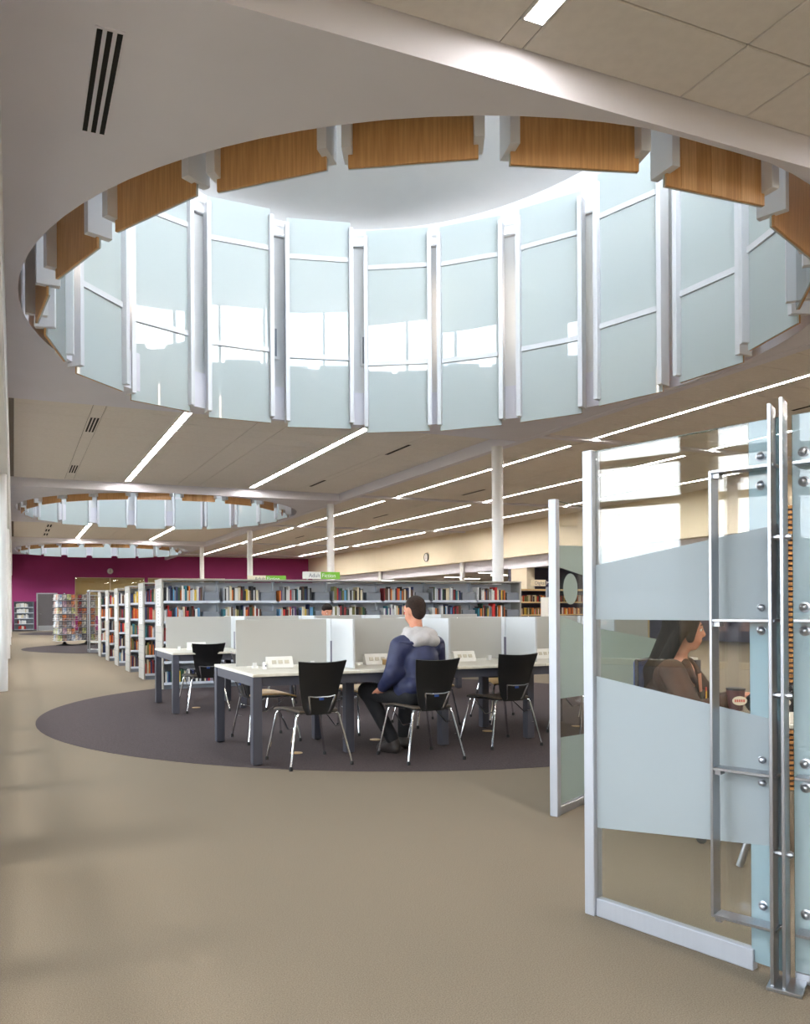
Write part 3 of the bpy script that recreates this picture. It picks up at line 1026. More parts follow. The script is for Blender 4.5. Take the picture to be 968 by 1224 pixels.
# unit book: width x, depth y (spine at y=0 facing -y), height z; rounded spine, page block recessed at the top
vs = [(0, .03, 0), (.2, 0, 0), (.8, 0, 0), (1, .03, 0), (1, 1, 0), (0, 1, 0)]
n_ = len(vs)
bk.add(vs + [(x, y, 1) for x, y, z in vs], [tuple(range(n_ - 1, -1, -1))] + [(i, (i + 1) % n_, n_ + (i + 1) % n_, n_ + i) for i in range(n_) if i != 4], HMAT[0])
bk.add([(.1, .06, .985), (.9, .06, .985), (.9, 1, .985), (.1, 1, .985)], [(0, 1, 2, 3)], M_paper)
bk.add([(0, .03, 1), (.2, 0, 1), (.8, 0, 1), (1, .03, 1), (1, 1, 1), (.9, 1, 1), (.9, .06, 1), (.1, .06, 1), (.1, 1, 1), (0, 1, 1)],
       [(0, 1, 7), (1, 2, 6, 7), (2, 3, 6), (3, 4, 5, 6), (0, 7, 8, 9)], HMAT[0])
bk.add([(.0, .999, 0), (1, .999, 0), (1, .999, 1), (0, .999, 1)], [(3, 2, 1, 0)], M_paper)
BOOK = bk.mesh('book')


def put_book(x, y, z, w_, d, h, hue, label, group, lean=0.0, rz=0.0, kind='book'):
    o = bpy.data.objects.new(kind, BOOK)
    COL.objects.link(o)
    o.location = (x, y, z)
    o.scale = (w_, d, h)
    o.rotation_euler = (0, lean, rz)
    o.material_slots[0].link = 'OBJECT'
    o.material_slots[0].material = HMAT[hue]
    tag(o, label, kind, group)
    return o


def stuff_books(b, x, y, z, w_, d, h, hue):
    b.box(x, x + w_, y, y + d, z, z + h, HMAT[hue])


COVERS = [('red', (150, 40, 36), (40, 24, 24)), ('brown', (120, 80, 52), (210, 190, 160)), ('pale', (196, 188, 176), (70, 60, 60)), ('dark', (44, 40, 46), (150, 110, 90)), ('orange', (196, 106, 44), (70, 36, 24)),
          ('blue', (70, 104, 150), (220, 214, 204)), ('grey', (130, 128, 130), (40, 40, 44)), ('black', (30, 28, 32), (200, 190, 180)), ('green', (66, 90, 60), (200, 190, 110)), ('purple', (84, 60, 96), (190, 150, 150))]
CMAT = []
for n_c, a_c, b_c in COVERS:
    m_ = mat('cover_' + n_c, a_c, 0.4, var=1.0, vscale=2.2, rgb2=b_c)
    CMAT.append(m_)
ORDK = ('front', 'second', 'third', 'fourth', 'fifth', 'sixth', 'seventh')
SH = {}


def shelf_mesh(nm, *a):
    if nm not in SH:
        SH[nm] = MB().box(*a).mesh(nm, M_shelf)
    return SH[nm]


LEN = NB * BW
nbooks = 0
for k in range(6):
    y0 = BFY + k * PITCH
    t = thing('bookcase', 'double-sided grey steel bookcase, %s of the rows seen end-on from the aisle' % ORDK[k], 'bookcase', (BX, y0, 0), 0, 'bookcase rows')
    for nm, x in (('end_panel', 0.0), ('end_panel', LEN - .03)):
        e = MB().bev(x, x + .03, 0, BD, .0, BTOP, .004).obj(nm, M_shelfend, t)
        if x == 0:
            for z in (.2, .34, .48, .62, .76, .9, 1.04, 1.66):
                MB().box(-.002, .001, .02, BD - .02, z, z + .006).obj('groove', M_shelfdark, e)
            for z in (1.02, 1.33):
                cdm = MB()
                cdm.box(-.006, -.001, .12, .46, z, z + .29, M_paper)
                for q in range(5):
                    cdm.box(-.007, -.0055, .25, .33, z + .03 + q * .05, z + .05 + q * .05, M_card)
                cdm.obj('range_card', M_paper, e)
    MB().box(.03, LEN - .03, BD / 2 - .008, BD / 2 + .008, .1, BTOP - .02).obj('back_panel', M_shelf, t)
    MB().bev(-.005, LEN + .005, -.005, BD + .005, BTOP, BTOP + .025, .004).obj('top_panel', M_shelfend, t)
    MB().box(.03, LEN - .03, .02, BD - .02, 0, .085).obj('kick_base', M_bookend, t)
    for u in range(1, NB):
        MB().box(u * BW - .014, u * BW + .014, .25, BD - .25, .08, BTOP).obj('upright', M_shelf, t)
    for z in LEVELS:
        for s0, s1 in ((.0, BD / 2 - .01), (BD / 2 + .01, BD)):
            if k and s0 > 0:
                continue
            for u in range(NB):
                MB().box(u * BW + .016 + (.016 if u == 0 else 0), (u + 1) * BW - .016 - (.016 if u == NB - 1 else 0), s0, s1, z - .022, z).box(u * BW + .035, (u + 1) * BW - .035, s0 - .004 if s0 == 0 else s1, s0 if s0 == 0 else s1 + .004, z - .03, z + .012).obj('shelf', M_shelf, t)
    # books
    rest = MB()
    for lv, z in enumerate(LEVELS):
        top = lv == 4
        for u in range(NB):
            if k and u > 1:
                continue
            x = BX + u * BW + .036
            xe = BX + (u + 1) * BW - .03
            stop = x + (xe - x) * (random.uniform(.60, .70) if top or lv == 3 else random.uniform(.72, .98))
            if u == NB - 1 and top:
                stop = x + (xe - x) * .66
            if k:
                stop = xe
            i = 0
            while x < stop:
                w_ = random.choice((.018, .022, .025, .028, .032, .036, .042))
                h = random.uniform(.175, .24) if random.random() < .85 else random.uniform(.24, .275)
                if top:
                    h = min(h, .255)
                d = random.uniform(.15, .2)
                hue = random.choices(range(16), WEIGHT)[0]
                if k and random.random() < .5:
                    hue = random.choice((3, 4, 9, 8, 2, 5))
                yb = y0 + .035 + random.uniform(-.01, .015)
                if k == 0 and lv >= 3 and nbooks < 270:
                    nbooks += 1
                    put_book(x, yb, z, w_ - .0015, d, h, hue, '%s book, %s from left, %s shelf, %s bay of the front bookcase' % (HUES[hue][0], nth(i), 'top' if top else 'second', nth(u)),
                             'books on the %s shelf of the front bookcase' % ('top' if top else 'second'))
                else:
                    stuff_books(rest, x, yb, z, w_ - .0015, d, h, hue)
                x += w_
                i += 1
            if k == 0 and lv >= 3 and x + .08 < xe:
                b0 = xe - min(.27, xe - x - .01)
                tb = thing('bookend', 'grey steel bookend box, %s shelf, %s bay of the front bookcase' % ('top' if top else 'second', nth(u)), 'bookend', (b0, y0 + .04, z), 0, 'grey bookends of the front bookcase')
                MB().bev(0, xe - b0, 0, .012, 0, .155, .002).obj('bookend_face', M_bookend, tb)
                MB().box(0, .004, 0, .2, 0, .155).box(xe - b0 - .004, xe - b0, 0, .2, 0, .155).box(0, xe - b0, .0, .2, 0, .003).obj('bookend_side', M_bookend, tb)
    if rest.v:
        tag(rest.obj('shelved_books'), 'rows of mixed books filling the %s bookcase in the aisle' % ORDK[k] if k else 'mixed books on the lower shelves of the front bookcase', 'books', None, 'stuff')

# signs on top of the bookcases


def shelf_sign(loc, w_, h, left, right, lm, rm, ltm, rtm, split, label):
    t = thing('shelf_sign', label, 'sign', loc, 0)
    MB().bev(0, w_ * split, -.012, .012, .03, .03 + h, .002).obj('sign_plate', lm, t)
    MB().bev(w_ * split, w_, -.012, .012, .03, .03 + h, .002).obj('sign_plate', rm, t)
    for x in (.12 * w_, .88 * w_):
        MB().box(x - .012, x + .012, -.01, .01, 0, .04).obj('sign_foot', M_alu, t)
    rot = (PI / 2, 0, 0)
    text_part('lettering', left, h * .78, ltm, t, (w_ * split - .012, -.0135, .03 + h * .24), rot, align='RIGHT')
    text_part('lettering', right, h * .78, rtm, t, (w_ * split + .018, -.0135, .03 + h * .24), rot)
    return t


shelf_sign((4.72, BFY + .33, BTOP + .025), .70, .125, 'Adult', 'Fiction', M_paper, M_green, M_signgrey, M_paper, .48, 'white and green Adult Fiction sign on top of the front bookcase')
shelf_sign((4.20, BFY + PITCH + .1, BTOP + .025), .78, .125, 'Adult', 'Fiction', M_signbeige, M_green, M_signgrey, M_paper, .47, 'white and green Adult Fiction sign on the second bookcase, mostly hidden')

# ---- glass display case at the aisle
t = thing('display_case', 'tall glass fronted display case beside the sixth bookcase', 'cabinet', (2.10, 24.75, 0))
MB().bev(0, .75, 0, .6, 0, .08, .005).obj('case_base', M_alu, t)
MB().bev(0, .75, 0, .6, 1.83, 1.88, .005).obj('case_top', M_alu, t)
for x in (0, .71):
    for y in (0, .56):
        MB().box(x, x + .04, y, y + .04, .08, 1.83).obj('case_post', M_alu, t)
MB().box(.33, .37, .3, .34, .08, 1.83).obj('case_post', M_legpaint, t)
for z in (.3, .82, 1.36, 1.72):
    MB().box(.02, .73, .02, .58, z, z + .012).obj('case_shelf', M_shelf, t)
MB().box(.04, .71, .01, .018, .08, 1.83).obj('case_glass', M_glass, t)
MB().box(.01, .018, .04, .56, .08, 1.83).obj('case_glass', M_glass, t)
MB().box(.38, .71, .57, .58, .08, 1.83).obj('case_back', M_shelf, t)
for i, (x, z, hue) in enumerate(((.5, .83, 4), (.52, 1.372, 9), (.48, .312, 6), (.56, .312, 5))):
    put_book(2.10 + x, 24.95, z, .1, .02, .2, hue, '%s book standing in the glass display case, %s one' % (HUES[hue][0], nth(i)), 'books in the display case')

# ---- paperback spinner racks
for si, (sx, sy, rz) in enumerate(((1.72, 30.3, R(12)), (2.55, 30.9, R(-8)))):
    side = 'left' if si == 0 else 'right'
    t = thing('spinner_rack', 'tall revolving paperback rack, %s one of the pair in the aisle' % side, 'rack', (sx, sy, 0), rz)
    MB().lathe([(.30, 0), (.30, .015), (.10, .06), (.03, .14), (0, .14)], n=20).obj('rack_base', M_black, t, True)
    MB().tube([(0, 0, .1), (0, 0, 1.9)], .025, n=8).obj('rack_pole', M_alu, t)
    MB().bev(-.27, .27, -.27, .27, .17, 1.86, .01).obj('rack_core', M_legpaint, t)
    for r_ in range(7):
        z = .17 + r_ * .245
        tr = MB()
        hw = .34
        tr.tube([(-hw, -hw, z), (hw, -hw, z), (hw, hw, z), (-hw, hw, z), (-hw, -hw, z)], .006, n=5)
        tr.tube([(-hw, -hw, z + .07), (hw, -hw, z + .07), (hw, hw, z + .07), (-hw, hw, z + .07), (-hw, -hw, z + .07)], .005, n=5)
        tr.box(-hw, hw, -hw, hw, z - .006, z)
        tr.obj('rack_tier', M_alu, t)
    for r_ in range(7):
        z = .178 + r_ * .245
        for sd in range(4):
            for j in range(4):
                a = sd * PI / 2
                T = Matrix.Translation((sx, sy, 0)) @ Matrix.Rotation(rz + a, 4, 'Z')
                p = T @ Vector((-.31 + j * .16, -.315, z))
                hue = random.randrange(10)
                o = put_book(p.x, p.y, p.z, .14, .02, random.uniform(.19, .215), hue,
                             '%s covered paperback, %s tier up, %s side, %s along, %s revolving rack' % (COVERS[hue][0], nth(r_), ('front', 'right', 'back', 'left')[sd], nth(j), side), 'paperbacks on the %s revolving rack' % side, kind='paperback')
                o.material_slots[0].material = CMAT[hue]
                o.rotation_euler = (-.12, 0, rz + a)
                if sd in (2,):
                    bpy.data.objects.remove(o)

# ---- low bookcase on the end wall
t = thing('bookcase', 'low grey bookcase with white books against the magenta wall', 'bookcase', (0.02, NY - .34, 0))
for x in (0, 1.13):
    MB().box(x, x + .03, 0, .32, 0, 1.80).obj('end_panel', M_bookend, t)
MB().box(0, 1.16, 0, .32, 1.80, 1.83).obj('top_panel', M_bookend, t)
MB().box(.03, 1.13, .30, .32, 0, 1.80).obj('back_panel', M_bookend, t)
for i in range(5):
    z = .12 + .34 * i
    MB().box(.03, 1.13, 0, .3, z - .03, z).obj('shelf', M_shelf, t)
    x = .25 - .03 * i
    j = 0
    while x < .78 - (.12 if i < 2 else 0):
        w_ = random.uniform(.05, .1)
        hue = random.choice((1, 1, 11, 2, 1, 4 if i < 2 else 1))
        put_book(.02 + x, NY - .31, z, w_ - .006, .2, random.uniform(.17, .26), hue, '%s book, %s from left on the %s shelf of low wall bookcase' % (HUES[hue][0], nth(j), nth(4 - i)), 'books in the low wall bookcase')
        x += w_
        j += 1

# ---- media shelving in the right aisle
M_oakshelf = mat('pale_oak_shelf', (206, 178, 128), 0.5, var=0.15, vscale=5, stretch=(2, 30, 30))
t = thing('media_shelf', 'beige topped media shelving beyond the front bookcase in the right aisle', 'shelving', (11.4, 16.6, 0))
for x in (0, 1.5, 3.0, 4.46):
    MB().box(x, x + .04, 0, .5, 0, 1.70).obj('end_panel', M_oakshelf, t)
MB().box(-.02, 4.52, -.02, .52, 1.70, 1.74).obj('top_panel', M_oakshelf, t)
MB().box(0, 4.5, .46, .5, 0, 1.70).obj('back_panel', M_slate, t)
for z in (.3, .75, 1.10, 1.42):
    MB().box(.04, 4.46, 0, .46, z - .03, z).obj('shelf', M_oakshelf, t)
mb = MB()
for z in (.3, .75, 1.10, 1.42):
    for x0 in (.06, 1.56, 3.06):
        x = x0
        while x < x0 + 1.36:
            w_ = random.choice((.016, .016, .02, .03))
            mb.box(x, x + w_ - .002, .04 + random.uniform(-.02, .04), .24, z, z + random.choice((.14, .15, .17)), HMAT[random.choice((3, 4, 9, 8, 2, 12, 9, 8, 0, 2, 14, 1))])
            x += w_
tag(mb.obj('shelved_discs'), 'mixed disc cases filling the media shelving in the right aisle', 'discs', None, 'stuff').location = (11.4, 16.6, 0)
shelf_sign((12.2, 16.75, 1.79), .78, .16, 'Digital', 'Media', M_signbeige, M_signnavy, M_signgrey, M_paper, .56, 'beige and navy Digital Media sign above the media shelving')
t = thing('catalogue_stand', 'white and grey catalogue stand in front of the media shelving', 'stand', (11.85, 15.6, 0))
MB().bev(0, .34, 0, .3, 0, 1.52, .008).obj('stand_body', M_paper, t)
MB().bev(.0, .34, .02, .1, 1.52, 1.76, .006).obj('stand_screen', M_bookend, t)
MB().box(.03, .31, .014, .02, 1.55, 1.73).obj('screen_face', M_shelfend, t)

# ================================================================== GLASS STUDY ROOM
def frame2d(p, q):
    """Origin p, local x towards q, z up."""
    d = Vector((q[0] - p[0], q[1] - p[1], 0))
    return math.atan2(d.y, d.x), d.length


M_pglass = thin_glass('partition_glass', (0.95, 0.97, 0.96), gain=1.75)
M_paleblue = frosted('pale_blue_glass', (186, 208, 216), clear=0.30, transl=0.4, gloss=0.05, rough=0.0)
# --- front screen, from the doorway post to the steel upright
P2a, P2b = (2.247, 2.662), (2.418, 2.035)
ang, ln2 = frame2d(P2a, P2b)
H2 = 1.925
t = thing('glass_partition', 'clear glass study room screen with etched film bands, woman visible through it', 'partition', (P2a[0], P2a[1], 0), ang)
MB().bev(-.028, .018, -.03, .03, 0, H2 + .005, .003).obj('end_post', M_post, t)
MB().bev(.018, ln2, -.018, .018, 0, .075, .003).obj('bottom_rail', M_post, t)
GL = ln2 + .092
gl = MB().box(.018, ln2 - .012, -.006, .006, .07, H2).obj('glass_pane', M_pglass, t)
MB().box(ln2 - .010, GL, -.006, .006, .03, H2).obj('edge_pane', M_paleblue, t)
MB().box(.018, GL, -.006, .006, H2 - .0005, H2 + .001).obj('glass_edge', M_gedge, gl)


def film(b, pts, y):
    n = len(pts)
    b.add([(x, y - .0006, z) for x, z in pts] + [(x, y + .0006, z) for x, z in pts], [tuple(range(n)), tuple(range(2 * n - 1, n - 1, -1))])


fm = MB()
film(fm, [(.02, 1.228), (GL, 1.228), (GL, 1.56), (.02, 1.452)], -.008)
fm.obj('etched_film', M_film, gl)
fm = MB()
film(fm, [(.02, .365), (GL, .455), (GL, .885), (.02, .993)], -.008)
fm.obj('etched_film', M_film, gl)

# --- return screen beyond the doorway
P1a, P1b = (3.08, 4.0), (4.95, 4.953)
ang1, ln1 = frame2d(P1a, P1b)
t = thing('glass_partition', 'glass study room screen beyond the doorway with a frosted oval dot', 'partition', (P1a[0], P1a[1], 0), ang1)
H1 = 1.935
MB().bev(-.02, .03, -.025, .025, 0, H1 + .005, .003).obj('end_post', M_post, t)
MB().bev(ln1 - .04, ln1, -.025, .025, 0, H1 + .005, .003).obj('end_post', M_post, t)
MB().bev(.03, ln1, -.018, .018, 0, .05, .003).obj('bottom_rail', M_alu, t)
g1 = MB().box(.03, ln1 - .04, -.006, .006, .05, H1).obj('glass_pane', M_glass, t)
MB().box(.03, ln1 - .04, -.006, .006, H1 - .0005, H1 + .001).obj('glass_edge', M_gedge, g1)
e = ln1 - .05
for pts in ([(.03, 1.53), (e, 1.30), (e, 1.75), (.03, 1.66)], [(.03, .715), (e, .66), (e, 1.0), (.5, 1.15), (.03, 1.235)], [(.03, .06), (e, .06), (e, .36), (.03, .475)]):
    fm = MB()
    film(fm, pts, -.008)
    fm.obj('etched_film', M_filmgreen, g1)
fm = MB()
film(fm, [(.22 + .105 * math.cos(2 * PI * i / 32), 1.395 + .098 * math.sin(2 * PI * i / 32)) for i in range(32)], -.0085)
fm.obj('etched_dot', M_filmgreen, g1)

# --- steel upright: two flat bars on a base plate, with stays to both glass screens
up = Vector((2.405, 1.935, 0))
fdir = Vector((2.516 - 2.387, 1.912 - 1.837, 0)).normalized()      # bars run back from the aisle
angp = math.atan2(fdir.y, fdir.x)
t = thing('steel_upright', 'twin flat bar steel upright on a base plate between the glass screens', 'post', (2.352, 1.872, 0), angp)
# local x: back into the room, local y: towards the window side
MB().bev(-.005, .125, -.052, .052, 0, .012, .002).obj('base_plate', M_steel, t)
for y in (.036, .001):
    MB().bev(.008, .108, y - .0055, y + .0055, .012, 1.955 if y > .02 else 1.97, .0015).obj('flat_bar', M_steel, t)
for z in (.45, .98, 1.51):
    o = MB().tube([(.05, -.022, z), (.05, .033, z)], .009, n=10).obj('stand_off', M_steel, t)
    MB().tube([(.05, -.017, z), (.05, -.008, z)], .012, n=10).obj('lock_nut', M_steel, o)
    MB().tube([(.05, .010, z), (.05, .020, z)], .014, n=10).obj('lock_nut', M_steel, o)


def ladder(p, q, label, zs, off, bolts, far_bar=True, sg=1):
    """Flat bar ladder frame bolted to a glass screen; p is its end at the upright."""
    a, l_ = frame2d(p, q)
    t = thing('bracing_frame', label, 'frame', (p[0], p[1], 0), a)
    z0, z1 = zs[0], zs[-1]
    dp = .07
    ya, yb = (0, dp) if sg > 0 else (-dp, 0)
    if far_bar:
        MB().bev(l_ - .009, l_, ya, yb, z0 - .004, z1 + .004, .001).obj('vertical_bar', M_steel, t)
    for z in zs:
        o = MB().bev(0, l_ - .0095, ya, yb, z - .005, z + .005, .001).obj('cross_bar', M_steel, t)
        if far_bar:
            MB().box(l_ - .03, l_ - .0095, ya + .015, yb - .015, z - .022, z - .005).obj('corner_cleat', M_steel, o)
    for z in bolts:
        T = Matrix.Translation((off, sg * (dp + .010), z)) @ Matrix.Rotation(sg * PI / 2, 4, 'X')
        MB().lathe([(.018, -.004), (.018, .001), (.0115, .003), (.012, .010), (.0105, .016), (.006, .0195), (0, .0205)], n=16, T=T).obj('glass_bolt', M_steel, t, True)
    return t


ZL = (.185, .705, 1.23, 1.755)
BO = (.235, .665, .745, 1.195, 1.275, 1.70, 1.80)
lad_p, lad_q = (2.372, 1.915), (2.290, 2.108)
ladder(lad_p, lad_q, 'steel ladder frame bracing the clear screen in front of the woman', ZL, .062, BO, sg=-1)
t = None

# --- blue tinted screen right of the upright
P3a, P3b = (2.475, 1.925), (2.76, 1.33)
ang3, ln3 = frame2d(P3a, P3b)
t = thing('glass_partition', 'blue tinted glass screen right of the steel upright', 'partition', (P3a[0], P3a[1], 0), ang3)
g3 = MB().box(0, ln3, -.006, .006, .035, 1.93).obj('glass_pane', M_blueglass, t)
MB().box(0, ln3, -.006, .006, 1.9295, 1.931).obj('glass_edge', M_gedge, g3)
MB().box(-.001, .0005, -.006, .006, .035, 1.93).obj('glass_edge', M_gedge, g3)
MB().bev(0, ln3, -.012, .012, 0, .035, .002).obj('bottom_rail', M_alu, t)
lad3 = ladder((2.405, 1.872), (2.66, 1.36), 'steel ladder frame bracing the blue tinted screen', ZL, .018, BO, far_bar=True)

# --- things inside the room
t = thing('slatted_panel', 'timber slat screen standing at the back of the glass study room', 'screen', (4.37, 3.67, 0), R(-22))
MB().box(0, .5, .03, .05, .10, 1.92).obj('panel_backing', M_slate, t)
for i in range(56):
    MB().box(0, .5, 0, .03, .11 + i * .0325, .11 + i * .0325 + .019).obj('timber_slat', M_slat, t)
for x in (.05, .45):
    MB().box(x - .02, x + .02, -.08, .14, 0, .03).box(x - .02, x + .02, .03, .06, 0, .12).obj('panel_leg', M_steel, t)

t = thing('meeting_table', 'small white table with splayed steel legs inside the glass study room', 'table', (3.92, 2.72, 0), R(-45))
MB().bev(-.42, .42, -.42, .42, .70, .725, .005).obj('tabletop', M_top, t)
for sx in (-1, 1):
    for sy in (-1, 1):
        fx, fy = sx * (.54 if sx < 0 else .45), sy * .32
        MB().tube([(fx, fy, .0), (sx * .33, sy * .30, .70)], .017, n=10).obj('leg', M_steel, t, True)

# woman's chair: blue back on a black swivel base
t = thing('swivel_chair', 'blue-backed swivel chair the woman in brown leather sits on', 'chair', (3.62, 3.46, 0), R(-150))
MB().bev(-.23, .23, -.22, .22, .41, .46, .02).obj('seat', M_blue, t)
MB().sheet([[(-.19 + .38 * j / 6, -.25 - .03 * math.sin(PI * j / 6), .56 + .40 * i / 4) for j in range(7)] for i in range(5)], .03).obj('backrest', M_blue, t, True)
bf = MB()
bf.tube([(-.2, -.245, .55), (-.2, -.245, .97), (.2, -.245, .97), (.2, -.245, .55)], .012, n=6)
bf.tube([(0, -.2, .42), (0, -.27, .5), (0, -.28, .7)], .016, n=6)
bf.obj('back_frame', M_black, t)
MB().tube([(0, 0, .08), (0, 0, .41)], .03, n=10).obj('gas_lift', M_chrome, t)
for i in range(5):
    a = 2 * PI * i / 5 + .4
    lg = MB().tube([(0, 0, .10), (.29 * math.cos(a), .29 * math.sin(a), .065)], [.026, .016], n=6).obj('leg', M_black, t)
    MB().tube([(.29 * math.cos(a) - .012, .29 * math.sin(a), .026), (.29 * math.cos(a) + .012, .29 * math.sin(a), .026)], .026, n=10).obj('caster', M_black, lg)
# cup and bag on the table
t = thing('paper_cup', 'maroon paper cup with an oval cream badge on the study room table', 'cup', (3.575, 3.12, .725), R(-25))
MB().lathe([(.033, 0), (.045, .105), (.045, .11), (.041, .11), (.03, .01), (0, .01)], n=20).obj('cup_body', M_cupred, t, True)
cp = MB()
film(cp, [(.038 * math.cos(2 * PI * i / 24), .055 + .024 * math.sin(2 * PI * i / 24)) for i in range(24)], -.0445)
cp.obj('cup_badge', M_signbeige, t)
cp = MB()
for i in range(5):
    cp.box(-.026 + i * .011, -.019 + i * .011, -.0465, -.0452, .048, .062)
cp.obj('badge_print', M_red, t)
MB().lathe([(.047, .108), (.047, .118), (.03, .122), (0, .122)], n=20).obj('cup_lid', M_black, t, True)

# ================================================================== PEOPLE
def sdf_mesh(name, prims, res, k, m):
    """Smooth union of tapered capsules / ellipsoids, meshed with surface nets."""
    lo = np.array([1e9] * 3)
    hi = -lo
    for p in prims:
        if p[0] == 'c':
            for c, r in ((p[1], p[3]), (p[2], p[4])):
                lo = np.minimum(lo, np.array(c) - r)
                hi = np.maximum(hi, np.array(c) + r)
        else:
            r = max(p[2])
            lo = np.minimum(lo, np.array(p[1]) - r)
            hi = np.maximum(hi, np.array(p[1]) + r)
    lo -= res * 3 + k * .5
    hi += res * 3 + k * .5
    n = np.ceil((hi - lo) / res).astype(int) + 1
    ax = [lo[i] + res * np.arange(n[i]) for i in range(3)]
    G = np.stack(np.meshgrid(*ax, indexing='ij'), -1)
    D = None
    for p in prims:
        if p[0] == 'c':
            a, b = np.array(p[1], float), np.array(p[2], float)
            ab = b - a
            h = np.clip(((G - a) @ ab) / max(ab @ ab, 1e-9), 0, 1)
            d = np.linalg.norm(G - a - h[..., None] * ab, axis=-1) - (p[3] + (p[4] - p[3]) * h)
        else:
            q = G - np.array(p[1])
            if len(p) > 3:
                q = q @ np.array(Euler(p[3]).to_matrix())
            r = np.array(p[2], float)
            k0 = np.linalg.norm(q / r, axis=-1)
            k1 = np.linalg.norm(q / r ** 2, axis=-1)
            d = k0 * (k0 - 1) / np.maximum(k1, 1e-6)
        if D is None:
            D = d
        else:
            h = np.clip(.5 + .5 * (D - d) / k, 0, 1)
            D = D * (1 - h) + d * h - k * h * (1 - h)
    S = D < 0
    nx, ny, nz_ = [v - 1 for v in D.shape]
    acc = np.zeros((nx, ny, nz_, 3))
    cnt = np.zeros((nx, ny, nz_))
    cor = [(i, j, l) for i in (0, 1) for j in (0, 1) for l in (0, 1)]
    sl = lambda A, c: A[c[0]:c[0] + nx, c[1]:c[1] + ny, c[2]:c[2] + nz_]
    for a in cor:
        for ax_ in range(3):
            if a[ax_]:
                continue
            b = list(a)
            b[ax_] = 1
            da, db = sl(D, a), sl(D, b)
            cr = (da < 0) != (db < 0)
            tt = np.where(cr, da / np.where(cr, da - db, 1), 0)
            pos = np.zeros((nx, ny, nz_, 3)) + np.array(a, float)
            pos[..., ax_] += tt
            acc += pos * cr[..., None]
            cnt += cr
    act = cnt > 0
    idx = -np.ones(act.shape, int)
    idx[act] = np.arange(act.sum())
    ijk = np.argwhere(act)
    V_ = lo + res * (ijk + acc[act] / cnt[act][:, None])
    F = []
    for ax_ in range(3):
        u, v = (ax_ + 1) % 3, (ax_ + 2) % 3
        A = [slice(0, None)] * 3
        s0, s1 = list(A), list(A)
        s0[ax_], s1[ax_] = slice(0, -1), slice(1, None)
        ch = S[tuple(s0)] != S[tuple(s1)]
        e = np.argwhere(ch)
        e = e[(e[:, u] > 0) & (e[:, v] > 0) & (e[:, u] < D.shape[u] - 1) & (e[:, v] < D.shape[v] - 1)]
        du, dv = np.eye(3, dtype=int)[u], np.eye(3, dtype=int)[v]
        q = np.stack([idx[tuple((e - o).T)] for o in (0 * du, du, du + dv, dv)], 1)
        flip = S[tuple(e.T)]
        q[~flip] = q[~flip][:, ::-1]
        F.append(q)
    F = np.concatenate(F)
    F = F[(F >= 0).all(1)]
    me = bpy.data.meshes.new(name)
    me.from_pydata(V_.tolist(), [], F[:, ::-1].tolist())
    me.materials.append(m)
    me.polygons.foreach_set('use_smooth', [True] * len(me.polygons))
    me.update()
    return me


def C_(a, b, r1, r2=None):
    return ('c', a, b, r1, r2 if r2 is not None else r1)


def hand_prims(w, d, side, up=(0, 0, 1), curl=.5):
    """Palm, four bent fingers and a thumb from wrist w pointing along d; side = thumb direction."""
    w, d, s, u = Vector(w), Vector(d).normalized(), Vector(side).normalized(), Vector(up).normalized()
    P = [C_(w, w + d * .05, .024, .030), ('c', tuple(w + d * .05 + s * .022), tuple(w + d * .085 + s * .026), .016, .013), ('c', tuple(w + d * .05 - s * .02), tuple(w + d * .08 - s * .024), .016, .012)]
    for i, l_ in enumerate((.066, .074, .070, .055)):
        b = w + d * .088 + s * (.030 - i * .02)
        m1 = b + d * l_ * .5 - u * l_ * curl * .25
        m2 = m1 + d * l_ * .42 * (1 - curl * .4) - u * l_ * curl * .45
        P += [C_(tuple(b - d * .015), tuple(m1), .0098, .0088), C_(tuple(m1), tuple(m2), .0086, .0072)]
    tb = w + d * .03 + s * .026
    t1 = tb + d * .03 + s * .028 - u * .008
    P += [C_(tuple(tb), tuple(t1), .013, .0105), C_(tuple(t1), tuple(t1 + d * .03 + s * .006 - u * .008), .0098, .008)]
    return [tuple(tuple(x) if isinstance(x, Vector) else x for x in p) for p in P]


def merge(name, meshes, m):
    b = bmesh.new()
    for me in meshes:
        b.from_mesh(me)
    out_ = bpy.data.meshes.new(name)
    b.to_mesh(out_)
    b.free()
    out_.materials.append(m)
    out_.polygons.foreach_set('use_smooth', [True] * len(out_.polygons))
    return out_


def head_prims(c, yaw=0.0, pitch=0.0):
    T = Matrix.Translation(c) @ Matrix.Rotation(yaw, 4, 'Z') @ Matrix.Rotation(pitch, 4, 'X')
    f = lambda x, y, z: tuple(T @ Vector((x, y, z)))
    e = (pitch, 0, yaw)
    return [('e', f(0, -.012, .035), (.073, .092, .085), e), ('e', f(0, .025, -.03), (.058, .066, .078), e), C_(f(0, .05, -.085), f(0, .062, -.088), .022, .02),
            C_(f(0, .088, .015), f(0, .108, -.018), .008, .0125), C_(f(-.022, .083, -.058), f(.022, .083, -.058), .008), ('e', f(-.074, -.008, -.01), (.009, .018, .03), e),
            ('e', f(.074, -.008, -.01), (.009, .018, .03), e), C_(f(-.035, .076, .03), f(.035, .076, .03), .011)], f, T


